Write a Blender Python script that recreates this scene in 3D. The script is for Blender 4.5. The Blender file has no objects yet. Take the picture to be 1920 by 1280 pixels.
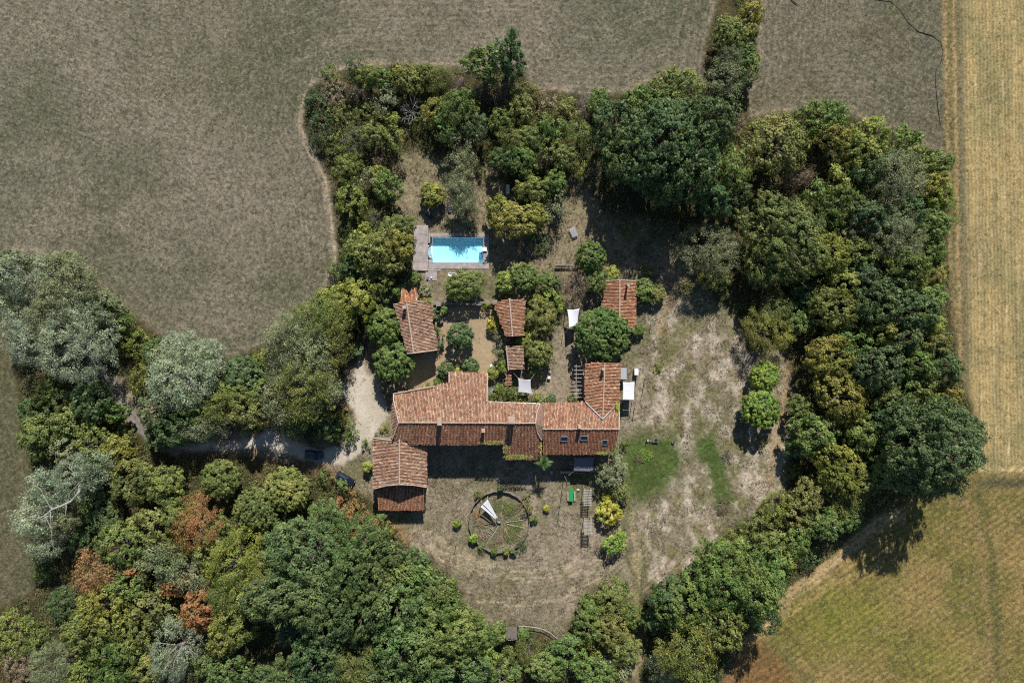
import bpy, math, random
import numpy as np
from mathutils import Vector, Matrix

# ------------------------------------------------------------------ camera, sky, sun, exposure
H = 128.0            # camera height in metres; one photograph pixel is 0.1 m on the ground
S = 0.1
scene = bpy.context.scene
COL = scene.collection
cam = bpy.data.cameras.new('camera'); cam.lens = 24.0; cam.sensor_width = 36.0
cam.clip_start = 1.0; cam.clip_end = 9000.0
cam_o = bpy.data.objects.new('camera', cam); COL.objects.link(cam_o)
cam_o.location = (0, 0, H); cam_o.rotation_euler = (0, 0, 0)
scene.camera = cam_o
SUN_EL = math.radians(39.0); SUN_AZ = math.radians(8.5)     # azimuth from +Y towards +X
world = bpy.data.worlds.new('World'); scene.world = world; world.use_nodes = True
wn = world.node_tree.nodes; wl = world.node_tree.links
sky = wn.new('ShaderNodeTexSky'); sky.sky_type = 'NISHITA'; sky.sun_disc = False
sky.sun_elevation = SUN_EL; sky.sun_rotation = SUN_AZ; sky.altitude = 200; sky.dust_density = 0.2; sky.ozone_density = 2.0
wn['Background'].inputs['Strength'].default_value = 0.067
wl.new(sky.outputs[0], wn['Background'].inputs['Color'])
sun = bpy.data.lights.new('sun', 'SUN'); sun.energy = 5.0; sun.angle = math.radians(0.53); sun.color = (1.0, 0.96, 0.90)
sun_o = bpy.data.objects.new('sun', sun); COL.objects.link(sun_o)
sdir = Vector((math.sin(SUN_AZ) * math.cos(SUN_EL), math.cos(SUN_AZ) * math.cos(SUN_EL), math.sin(SUN_EL)))
sun_o.rotation_euler = (-sdir).to_track_quat('-Z', 'Y').to_euler(); sun_o.location = sdir * 300
vs = scene.view_settings; vs.view_transform = 'Standard'; vs.look = 'None'; vs.exposure = 0.66; vs.gamma = 1.0
scene.cycles.filter_width = 1.15; scene.cycles.use_denoising = False
scene.cycles.max_bounces = 6; scene.cycles.diffuse_bounces = 2; scene.cycles.transparent_max_bounces = 8

rng = np.random.default_rng(7); random.seed(7)

# ------------------------------------------------------------------ helpers
def W(px, py, h=0.0):
    k = (H - h) / H
    return Vector(((px - 960) * S * k, (640 - py) * S * k, h))

def lin(c):
    c = np.asarray(c, float) / 255.0
    return np.where(c <= 0.04045, c / 12.92, ((c + 0.055) / 1.055) ** 2.4)

EXPO = 1.45          # albedo that a surface seen as sRGB value c in full sun must have
def alb(r, g, b): return tuple(lin((r, g, b)) / EXPO)

def tag(o, label=None, cat=None, group=None, kind=None):
    if label: o['label'] = label
    if cat: o['category'] = cat
    if group: o['group'] = group
    if kind: o['kind'] = kind
    return o

def thing(name, label, cat, loc=(0, 0, 0), rz=0.0, group=None):
    o = bpy.data.objects.new(name, None); COL.objects.link(o)
    o.location = loc; o.rotation_euler = (0, 0, rz); o.empty_display_size = 0.3
    return tag(o, label, cat, group)

def link(name, me, parent=None, mat=None):
    o = bpy.data.objects.new(name, me); COL.objects.link(o)
    if mat is not None and not me.materials: me.materials.append(mat)
    if parent is not None: o.parent = parent
    return o

class MB:
    """collects simple shapes and links them as one mesh object"""
    def __init__(s): s.v = []; s.f = []
    def add(s, vs, fs):
        n = len(s.v); s.v += [tuple(x) for x in vs]; s.f += [tuple(i + n for i in f) for f in fs]; return s
    def box(s, c, d, rz=0.0, tilt=0.0):
        m = Matrix.Translation(c) @ Matrix.Rotation(rz, 4, 'Z') @ Matrix.Rotation(tilt, 4, 'X')
        x, y, z = d[0] / 2, d[1] / 2, d[2] / 2
        p = [m @ Vector(q) for q in ((-x, -y, -z), (x, -y, -z), (x, y, -z), (-x, y, -z), (-x, -y, z), (x, -y, z), (x, y, z), (-x, y, z))]
        return s.add(p, [(0, 3, 2, 1), (4, 5, 6, 7), (0, 1, 5, 4), (1, 2, 6, 5), (2, 3, 7, 6), (3, 0, 4, 7)])
    def tube(s, pts, rad, n=6):
        pts = [Vector(p) for p in pts]; vs = []; fs = []
        for i, p in enumerate(pts):
            d = (pts[min(i + 1, len(pts) - 1)] - pts[max(i - 1, 0)]).normalized()
            a = d.orthogonal().normalized(); b = d.cross(a)
            r = rad[i] if hasattr(rad, '__len__') else rad
            for k in range(n):
                t = 2 * math.pi * k / n; vs.append(p + (a * math.cos(t) + b * math.sin(t)) * r)
        for i in range(len(pts) - 1):
            for k in range(n):
                fs.append((i * n + k, i * n + (k + 1) % n, (i + 1) * n + (k + 1) % n, (i + 1) * n + k))
        fs.append(tuple(range(n - 1, -1, -1))); fs.append(tuple(range((len(pts) - 1) * n, len(pts) * n)))
        return s.add(vs, fs)
    def lathe(s, c, prof, n=14):
        c = Vector(c); vs = []; fs = []
        for r, z in prof:
            for k in range(n):
                t = 2 * math.pi * k / n; vs.append(c + Vector((r * math.cos(t), r * math.sin(t), z)))
        for i in range(len(prof) - 1):
            for k in range(n):
                fs.append((i * n + k, i * n + (k + 1) % n, (i + 1) * n + (k + 1) % n, (i + 1) * n + k))
        fs.append(tuple(range(n - 1, -1, -1))); fs.append(tuple(range((len(prof) - 1) * n, len(prof) * n)))
        return s.add(vs, fs)
    def prism(s, poly, z0, z1):
        n = len(poly); vs = [(p[0], p[1], z0) for p in poly] + [(p[0], p[1], z1) for p in poly]
        return s.add(vs, [tuple(range(n - 1, -1, -1)), tuple(range(n, 2 * n))] + [(i, (i + 1) % n, n + (i + 1) % n, n + i) for i in range(n)])
    def build(s, name, mat, parent=None, smooth=False):
        me = bpy.data.meshes.new(name); me.from_pydata(s.v, [], s.f); me.update()
        if smooth: me.polygons.foreach_set('use_smooth', [True] * len(me.polygons))
        return link(name, me, parent, mat)

def np_mesh(name, verts, quads, attrs=None, smooth=False):
    me = bpy.data.meshes.new(name); nv = len(verts); nf = len(quads); k = quads.shape[1]
    me.vertices.add(nv); me.vertices.foreach_set('co', np.asarray(verts, np.float32).ravel())
    me.loops.add(nf * k); me.loops.foreach_set('vertex_index', np.asarray(quads, np.int32).ravel())
    me.polygons.add(nf); me.polygons.foreach_set('loop_start', np.arange(0, nf * k, k, dtype=np.int32))
    me.polygons.foreach_set('loop_total', np.full(nf, k, np.int32))
    if smooth: me.polygons.foreach_set('use_smooth', np.ones(nf, bool))
    for an, data in (attrs or {}).items():
        data = np.asarray(data, np.float32)
        if data.ndim == 2:
            a = me.attributes.new(an, 'FLOAT_COLOR', 'POINT')
            if data.shape[1] == 3: data = np.hstack([data, np.ones((nv, 1), np.float32)])
            a.data.foreach_set('color', data.ravel())
        else:
            a = me.attributes.new(an, 'FLOAT', 'POINT'); a.data.foreach_set('value', data)
    me.update(calc_edges=True)
    return me

# ------------------------------------------------------------------ materials
def mat_new(name):
    m = bpy.data.materials.new(name); m.use_nodes = True
    nt = m.node_tree; return m, nt, nt.nodes, nt.links, nt.nodes['Principled BSDF']

def math_node(N, L, op, a, b):
    n = N.new('ShaderNodeMath'); n.operation = op
    for i, x in enumerate((a, b)):
        if isinstance(x, (int, float)): n.inputs[i].default_value = x
        else: L.new(x, n.inputs[i])
    return n.outputs[0]

def mixc(N, L, mode, fac, a, b):
    n = N.new('ShaderNodeMix'); n.data_type = 'RGBA'; n.blend_type = mode
    for i, x in ((0, fac), (6, a), (7, b)):
        if isinstance(x, (int, float)): n.inputs[i].default_value = x
        elif isinstance(x, tuple): n.inputs[i].default_value = (*x, 1)
        else: L.new(x, n.inputs[i])
    return n.outputs[2]

def noise(N, L, vec, scale, detail=4, rough=0.6, dist=0.0):
    n = N.new('ShaderNodeTexNoise'); n.inputs['Scale'].default_value = scale; n.inputs['Detail'].default_value = detail
    n.inputs['Roughness'].default_value = rough; n.inputs['Distortion'].default_value = dist
    if vec is not None: L.new(vec, n.inputs['Vector'])
    return n.outputs['Fac']

def mrange(N, L, v, a, b, c, d):
    n = N.new('ShaderNodeMapRange'); L.new(v, n.inputs[0])
    for i, x in enumerate((a, b, c, d)): n.inputs[i + 1].default_value = x
    return n.outputs[0]

def simple(name, col, rough=0.8, var=0.25, scale=2.5, metal=0.0, bump=0.0, spec=0.3):
    m, nt, N, L, B = mat_new(name)
    if not any(w in name for w in ('white', 'pale_grey', 'liner', 'paint', 'bark')): col = tuple(x * 0.56 for x in col)
    tc = N.new('ShaderNodeTexCoord')
    f = noise(N, L, tc.outputs['Object'], scale, 6, 0.65)
    k = mrange(N, L, f, 0.25, 0.75, 1 - var, 1 + var)
    n = N.new('ShaderNodeVectorMath'); n.operation = 'SCALE'; n.inputs[0].default_value = col; L.new(k, n.inputs['Scale'])
    L.new(n.outputs[0], B.inputs['Base Color'])
    B.inputs['Roughness'].default_value = rough; B.inputs['Metallic'].default_value = metal
    B.inputs['Specular IOR Level'].default_value = spec
    if bump:
        b = N.new('ShaderNodeBump'); b.inputs['Strength'].default_value = bump; b.inputs['Distance'].default_value = 0.067
        L.new(noise(N, L, tc.outputs['Object'], scale * 5, 4), b.inputs['Height']); L.new(b.outputs[0], B.inputs['Normal'])
    return m

def ground_mat():
    m, nt, N, L, B = mat_new('ground_cover')
    geo = N.new('ShaderNodeNewGeometry'); P = geo.outputs['Position']
    a = N.new('ShaderNodeAttribute'); a.attribute_name = 'col'
    b = N.new('ShaderNodeAttribute'); b.attribute_name = 'mixv'
    sep = N.new('ShaderNodeSeparateColor'); L.new(b.outputs['Color'], sep.inputs[0])
    weed, straw, con = sep.outputs[0], sep.outputs[1], sep.outputs[2]
    # position pushed about so that tufts get ragged outlines
    nz = N.new('ShaderNodeTexNoise'); nz.inputs['Scale'].default_value = 2.6; nz.inputs['Detail'].default_value = 4; nz.inputs['Roughness'].default_value = 0.7; L.new(P, nz.inputs['Vector'])
    off = N.new('ShaderNodeVectorMath'); off.operation = 'SCALE'; off.inputs['Scale'].default_value = 1.0; L.new(nz.outputs['Color'], off.inputs[0])
    wp = N.new('ShaderNodeVectorMath'); wp.operation = 'ADD'; L.new(P, wp.inputs[0]); L.new(off.outputs[0], wp.inputs[1]); wp = wp.outputs[0]
    def cells(scale):
        v = N.new('ShaderNodeTexVoronoi'); v.inputs['Scale'].default_value = scale; L.new(wp, v.inputs['Vector'])
        s_ = N.new('ShaderNodeSeparateColor'); L.new(v.outputs['Color'], s_.inputs[0]); return s_.outputs[0], s_.outputs[1], s_.outputs[2], v.outputs['Distance']
    c1, w1, s1, d1 = cells(2.1); c2, w2, s2, d2 = cells(4.4)
    f1 = noise(N, L, P, 0.9, 6, 0.75, 0.8); f3 = noise(N, L, P, 0.16, 4, 0.6, 0.3)
    s = math_node(N, L, 'ADD', math_node(N, L, 'MULTIPLY', c1, 0.40), math_node(N, L, 'MULTIPLY', c2, 0.42))
    s = math_node(N, L, 'ADD', s, math_node(N, L, 'MULTIPLY', mrange(N, L, f1, 0.35, 0.65, 0.0, 1.0), 0.30))
    k = mrange(N, L, s, 0.22, 0.90, -1.0, 1.0)
    k = math_node(N, L, 'ADD', 1.0, math_node(N, L, 'MULTIPLY', k, con))
    n = N.new('ShaderNodeVectorMath'); n.operation = 'SCALE'; L.new(a.outputs['Color'], n.inputs[0]); L.new(k, n.inputs['Scale'])
    base = n.outputs[0]
    # rows left by drilling and mowing: thin broken lines along the stored row coordinate
    rw = N.new('ShaderNodeAttribute'); rw.attribute_name = 'row'
    wob = math_node(N, L, 'ADD', math_node(N, L, 'MULTIPLY', rw.outputs['Fac'], 6.28318), math_node(N, L, 'MULTIPLY', f1, 5.0))
    sn = math_node(N, L, 'SINE', wob, 0.0)
    rk = math_node(N, L, 'MULTIPLY', math_node(N, L, 'MULTIPLY', sn, b.outputs['Alpha']), mrange(N, L, noise(N, L, P, 0.5, 4, 0.7), 0.38, 0.6, 0.15, 1.0))
    n2 = N.new('ShaderNodeVectorMath'); n2.operation = 'SCALE'; L.new(base, n2.inputs[0]); L.new(math_node(N, L, 'ADD', 1.0, rk), n2.inputs['Scale']); base = n2.outputs[0]
    # weeds: single green tufts, more of them where the weed amount and slow noise are high
    am = math_node(N, L, 'ADD', math_node(N, L, 'MULTIPLY', weed, 0.75), mrange(N, L, f3, 0.35, 0.68, -0.08, 0.10))
    am = math_node(N, L, 'ADD', am, mrange(N, L, f1, 0.3, 0.7, -0.10, 0.10))
    wm = math_node(N, L, 'ADD', math_node(N, L, 'LESS_THAN', w1, math_node(N, L, 'MULTIPLY', am, 0.75)), math_node(N, L, 'LESS_THAN', w2, am))
    wm = math_node(N, L, 'MULTIPLY', wm, 0.42)
    base = mixc(N, L, 'MIX', wm, base, (0.040, 0.045, 0.019))
    # straw: pale stalks lying about
    st = N.new('ShaderNodeTexVoronoi'); st.feature = 'DISTANCE_TO_EDGE'; st.inputs['Scale'].default_value = 1.9; L.new(wp, st.inputs['Vector'])
    sm = mrange(N, L, st.outputs['Distance'], 0.0, 0.09, 1.0, 0.0)
    sm = math_node(N, L, 'MULTIPLY', math_node(N, L, 'MULTIPLY', sm, straw), mrange(N, L, f1, 0.38, 0.60, 0.0, 1.0))
    sc = N.new('ShaderNodeVectorMath'); sc.operation = 'SCALE'; L.new(a.outputs['Color'], sc.inputs[0]); sc.inputs['Scale'].default_value = 1.7
    base = mixc(N, L, 'MIX', sm, base, sc.outputs[0])
    L.new(base, B.inputs['Base Color']); B.inputs['Roughness'].default_value = 0.95; B.inputs['Specular IOR Level'].default_value = 0.1
    bp = N.new('ShaderNodeBump'); bp.inputs['Strength'].default_value = 0.5; bp.inputs['Distance'].default_value = 0.18
    L.new(math_node(N, L, 'MULTIPLY', s, mrange(N, L, con, 0.0, 0.5, 0.0, 1.4)), bp.inputs['Height']); L.new(bp.outputs[0], B.inputs['Normal'])
    return m

def leaf_mat(name, rough=0.5, trans=0.36):
    m, nt, N, L, B = mat_new(name)
    oi = N.new('ShaderNodeObjectInfo'); at = N.new('ShaderNodeAttribute'); at.attribute_name = 'v'
    dr = N.new('ShaderNodeAttribute'); dr.attribute_name = 'd'
    tc = N.new('ShaderNodeTexCoord')
    f = noise(N, L, tc.outputs['Object'], 0.45, 3, 0.6)
    k = mrange(N, L, at.outputs['Fac'], 0, 1, 1.7, 3.8)
    hs = N.new('ShaderNodeHueSaturation')
    gp = N.new('ShaderNodeNewGeometry'); wn_ = noise(N, L, gp.outputs['Position'], 0.14, 5, 0.65)
    L.new(math_node(N, L, 'ADD', mrange(N, L, f, 0.3, 0.7, 0.477, 0.52), mrange(N, L, wn_, 0.35, 0.65, -0.018, 0.018)), hs.inputs['Hue']); hs.inputs['Saturation'].default_value = 1.0
    L.new(math_node(N, L, 'MULTIPLY', math_node(N, L, 'MULTIPLY', k, mrange(N, L, wn_, 0.35, 0.65, 1.12, 0.88)), mrange(N, L, f, 0.3, 0.7, 1.22, 0.80)), hs.inputs['Value'])
    L.new(oi.outputs['Color'], hs.inputs['Color'])
    c = mixc(N, L, 'MIX', dr.outputs['Fac'], hs.outputs[0], (0.12, 0.085, 0.05))
    L.new(c, B.inputs['Base Color']); B.inputs['Roughness'].default_value = rough; B.inputs['Specular IOR Level'].default_value = 0.25
    t = N.new('ShaderNodeBsdfTranslucent'); L.new(c, t.inputs['Color'])
    mx = N.new('ShaderNodeMixShader'); mx.inputs[0].default_value = trans
    L.new(B.outputs[0], mx.inputs[1]); L.new(t.outputs[0], mx.inputs[2]); L.new(mx.outputs[0], N['Material Output'].inputs['Surface'])
    return m

def tile_mat():
    m, nt, N, L, B = mat_new('clay_tile')
    a = N.new('ShaderNodeAttribute'); a.attribute_name = 'tc'
    geo = N.new('ShaderNodeNewGeometry')
    f = noise(N, L, geo.outputs['Position'], 0.8, 6, 0.7); g = noise(N, L, geo.outputs['Position'], 9.0, 3)
    k = math_node(N, L, 'MULTIPLY', mrange(N, L, f, 0.3, 0.7, 0.75, 1.25), mrange(N, L, g, 0.3, 0.7, 0.85, 1.15))
    n = N.new('ShaderNodeVectorMath'); n.operation = 'SCALE'; L.new(a.outputs['Color'], n.inputs[0]); L.new(k, n.inputs['Scale'])
    lich = mrange(N, L, noise(N, L, geo.outputs['Position'], 1.7, 6, 0.75), 0.58, 0.72, 0.0, 0.3)
    c = mixc(N, L, 'MIX', lich, n.outputs[0], (0.27, 0.23, 0.15))
    moss = mrange(N, L, noise(N, L, geo.outputs['Position'], 0.42, 6, 0.7), 0.54, 0.70, 0.0, 0.5)
    c = mixc(N, L, 'MIX', moss, c, (0.105, 0.08, 0.05))
    L.new(c, B.inputs['Base Color']); B.inputs['Roughness'].default_value = 0.9; B.inputs['Specular IOR Level'].default_value = 0.15
    return m

M = {}
M['ground'] = ground_mat(); M['leaf'] = leaf_mat('foliage'); M['tile'] = tile_mat()
M['bark'] = simple('bark', (0.10, 0.08, 0.06), 0.9, 0.4, 3, bump=0.6)
M['pale_bark'] = simple('pale_bark', (0.27, 0.25, 0.22), 0.85, 0.25, 2, bump=0.4)
M['roof'] = simple('roof_channel', (0.17, 0.075, 0.05), 0.95, 0.4, 1.5)
M['mortar'] = simple('ridge_mortar', (0.62, 0.48, 0.38), 0.95, 0.3, 2.0, bump=0.5)
M['stone'] = simple('stone_wall', (0.33, 0.28, 0.21), 0.95, 0.35, 1.8, bump=0.8)
M['plaster'] = simple('lime_plaster', (0.44, 0.38, 0.30), 0.95, 0.2, 0.7, bump=0.3)
M['wood'] = simple('weathered_wood', (0.24, 0.205, 0.18), 0.9, 0.35, 3.0, bump=0.4)
M['pale_wood'] = simple('bleached_wood', (0.52, 0.48, 0.43), 0.9, 0.25, 3.0)
M['dark_wood'] = simple('dark_wood', (0.09, 0.07, 0.055), 0.9, 0.3, 3.0)
M['deck'] = simple('deck_board', (0.54, 0.465, 0.44), 0.9, 0.4, 1.1)
M['glass'] = simple('window_glass', (0.03, 0.06, 0.12), 0.08, 0.1, 1, spec=0.6)
M['sky_glass'] = simple('skylight_glass', (0.012, 0.024, 0.055), 0.12, 0.05, 1, spec=0.8)
M['frame'] = simple('grey_frame', (0.30, 0.32, 0.34), 0.5, 0.1, 2)
M['blue_paint'] = simple('blue_shutter', (0.16, 0.22, 0.30), 0.7, 0.15, 2)
M['sail_white'] = simple('white_canvas', (0.56, 0.57, 0.61), 0.8, 0.10, 1.2, bump=0.5)
M['sail_grey'] = simple('pale_grey_canvas', (0.36, 0.36, 0.38), 0.85, 0.12, 1.2, bump=0.5)
M['sail_dark'] = simple('slate_canvas', (0.22, 0.22, 0.255), 0.85, 0.12, 1.2, bump=0.5)
M['rope'] = simple('rope', (0.45, 0.42, 0.38), 0.9, 0.1)
M['metal'] = simple('galvanised_metal', (0.50, 0.53, 0.56), 0.4, 0.15, 2, metal=0.6)
M['white'] = simple('white_plastic', (0.62, 0.62, 0.62), 0.5, 0.04)
M['green'] = simple('green_cloth', (0.015, 0.40, 0.09), 0.7, 0.06)
M['blue'] = simple('blue_plastic', (0.10, 0.28, 0.55), 0.5, 0.05)
M['black'] = simple('black_rubber', (0.02, 0.02, 0.022), 0.7, 0.1)
M['car'] = simple('black_car_paint', (0.012, 0.014, 0.020), 0.12, 0.05, spec=0.7)
M['car_blue'] = simple('dark_blue_car_paint', (0.012, 0.018, 0.034), 0.15, 0.05, spec=0.7)
M['chrome'] = simple('lamp_glass', (0.6, 0.6, 0.6), 0.15, 0.05)
M['red'] = simple('red_lamp', (0.35, 0.02, 0.015), 0.3, 0.05)
M['navy'] = simple('navy_fabric', (0.05, 0.055, 0.12), 0.85, 0.1)
M['mauve'] = simple('mauve_fabric', (0.24, 0.22, 0.30), 0.85, 0.1)
M['concrete'] = simple('concrete', (0.34, 0.32, 0.30), 0.9, 0.25, 1.5, bump=0.3)
M['liner'] = simple('pool_liner', (0.86, 0.92, 0.94), 0.6, 0.03, 0.5)
M['straw'] = simple('straw', (0.34, 0.28, 0.20), 0.95, 0.3, 6)
M['hide'] = simple('grey_hide', (0.13, 0.12, 0.125), 0.9, 0.2, 4)
M['cream_hide'] = simple('cream_hide', (0.5, 0.42, 0.33), 0.9, 0.15, 4)
M['earth'] = simple('bare_earth', (0.24, 0.15, 0.09), 0.95, 0.3, 3)

def water_mat():
    m, nt, N, L, B = mat_new('pool_water'); N.remove(B)
    tr = N.new('ShaderNodeBsdfTransparent'); tr.inputs['Color'].default_value = (0.58, 0.93, 0.995, 1)
    gl = N.new('ShaderNodeBsdfGlossy'); gl.inputs['Roughness'].default_value = 0.03
    fr = N.new('ShaderNodeFresnel'); fr.inputs['IOR'].default_value = 1.33
    bp = N.new('ShaderNodeBump'); bp.inputs['Strength'].default_value = 0.15; bp.inputs['Distance'].default_value = 0.067
    g = N.new('ShaderNodeNewGeometry'); L.new(noise(N, L, g.outputs['Position'], 1.5, 3), bp.inputs['Height'])
    L.new(bp.outputs[0], gl.inputs['Normal']); L.new(bp.outputs[0], fr.inputs['Normal'])
    mx = N.new('ShaderNodeMixShader'); L.new(fr.outputs[0], mx.inputs[0]); L.new(tr.outputs[0], mx.inputs[1]); L.new(gl.outputs[0], mx.inputs[2])
    L.new(mx.outputs[0], N['Material Output'].inputs['Surface']); return m
M['water'] = water_mat()

# ------------------------------------------------------------------ ground, one fine sheet cut into fields, garden, drive, yard, lane, lawn
def vnoise(x, y, seed=0, octs=4):
    out = np.zeros_like(x); amp = 1.0; tot = 0.0
    for o in range(octs):
        xi = np.floor(x).astype(np.int64); yi = np.floor(y).astype(np.int64); fx = x - xi; fy = y - yi
        fx = fx * fx * (3 - 2 * fx); fy = fy * fy * (3 - 2 * fy)
        def hsh(a, b):
            n = (a * 374761393 + b * 668265263 + (seed + o) * 974711) & 0xffffffff
            n = ((n ^ (n >> 13)) * 1274126177) & 0xffffffff
            return ((n ^ (n >> 16)) & 0xffff) / 65535.0
        v = (hsh(xi, yi) * (1 - fx) + hsh(xi + 1, yi) * fx) * (1 - fy) + (hsh(xi, yi + 1) * (1 - fx) + hsh(xi + 1, yi + 1) * fx) * fy
        out += amp * v; tot += amp; amp *= 0.5; x = x * 2.03 + 17.1; y = y * 2.03 + 5.7
    return out / tot

def sd_poly(px, py, poly):
    """signed distance in pixels, negative inside"""
    d = np.full(px.shape, 1e18); ins = np.zeros(px.shape, bool); n = len(poly)
    for i in range(n):
        ax, ay = poly[i]; bx, by = poly[(i + 1) % n]; ex, ey = bx - ax, by - ay
        wx, wy = px - ax, py - ay; t = np.clip((wx * ex + wy * ey) / (ex * ex + ey * ey + 1e-9), 0, 1)
        d = np.minimum(d, (wx - ex * t) ** 2 + (wy - ey * t) ** 2)
        if ay != by:
            c = ((ay > py) != (by > py)) & (px < (bx - ax) * (py - ay) / (by - ay) + ax); ins ^= c
    d = np.sqrt(d); return np.where(ins, -d, d)

def sd_line(px, py, pts):
    d = np.full(px.shape, 1e18)
    for (ax, ay), (bx, by) in zip(pts[:-1], pts[1:]):
        ex, ey = bx - ax, by - ay; wx, wy = px - ax, py - ay
        t = np.clip((wx * ex + wy * ey) / (ex * ex + ey * ey + 1e-9), 0, 1)
        d = np.minimum(d, (wx - ex * t) ** 2 + (wy - ey * t) ** 2)
    return np.sqrt(d)

def sstep(d, soft): return 1 - np.clip((d / soft + 1) / 2, 0, 1)      # 1 inside, 0 outside

ESTATE = [(655, 132), (580, 168), (570, 235), (600, 292), (622, 345), (632, 430), (640, 520), (590, 580), (520, 640), (440, 672),
          (330, 652), (240, 590), (150, 505), (60, 478), (-200, 470), (-200, 560), (10, 600), (30, 680), (45, 800), (60, 880), (50, 960), (70, 1060), (60, 1110), (0, 1140),
          (-200, 1190), (-200, 1500), (1330, 1500), (1345, 1290), (1400, 1190), (1470, 1105), (1560, 1035), (1640, 965), (1760, 915), (1830, 860), (1835, 800),
          (1795, 690), (1780, 560), (1770, 300), (1690, 262), (1590, 215), (1480, 215), (1402, 225), (1395, 170), (1415, 90), (1420, 0), (1420, -200), (1360, -200),
          (1352, 0), (1330, 60), (1320, 120), (1330, 170), (1250, 140), (1180, 178), (1100, 182), (1000, 172), (975, 130), (930, 130), (880, 140), (860, 128), (740, 128)]
GARDEN = [(735, 300), (760, 285), (850, 300), (920, 310), (1000, 430), (1040, 400), (1060, 330), (1110, 340), (1130, 400), (1270, 420), (1300, 520), (1390, 600), (1400, 660), (1480, 650),
          (1490, 760), (1475, 900), (1450, 940), (1360, 1000), (1280, 1075), (1205, 1120), (1190, 1200), (1180, 1290), (1200, 1290), (1205, 1150), (1130, 1100), (1085, 1130), (1060, 1195), (960, 1170), (900, 1170), (850, 1090), (780, 1030), (720, 985), (690, 930),
          (620, 900), (500, 860), (340, 850), (230, 790), (190, 700), (230, 700), (330, 800), (480, 800), (640, 830), (660, 760), (640, 700), (680, 660), (690, 560), (760, 540), (780, 420), (740, 380)]
DRIVE = [(678, 672), (690, 700), (708, 705), (720, 740), (728, 780), (712, 805), (690, 830), (668, 855), (640, 868), (600, 866), (560, 858), (500, 836), (430, 842), (350, 846), (330, 835), (420, 826), (480, 818),
         (500, 805), (545, 825), (600, 845), (640, 838), (660, 815), (668, 790), (662, 765), (645, 745), (640, 725), (662, 712), (668, 690)]
YARD = [(818, 578), (926, 572), (934, 600), (932, 640), (936, 680), (940, 712), (918, 720), (915, 702), (842, 700), (815, 730), (770, 738), (768, 690), (770, 668), (822, 660), (826, 620)]
LAWN1 = [(1164, 816), (1215, 808), (1266, 818), (1282, 850), (1268, 890), (1240, 925), (1200, 940), (1172, 925), (1162, 870)]
LAWN2 = [(1300, 822), (1335, 808), (1350, 840), (1362, 880), (1366, 920), (1378, 945), (1360, 968), (1342, 950), (1336, 900), (1312, 868)]
LANE = [(150, 640), (205, 715), (240, 765), (275, 815), (330, 848)]

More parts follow.
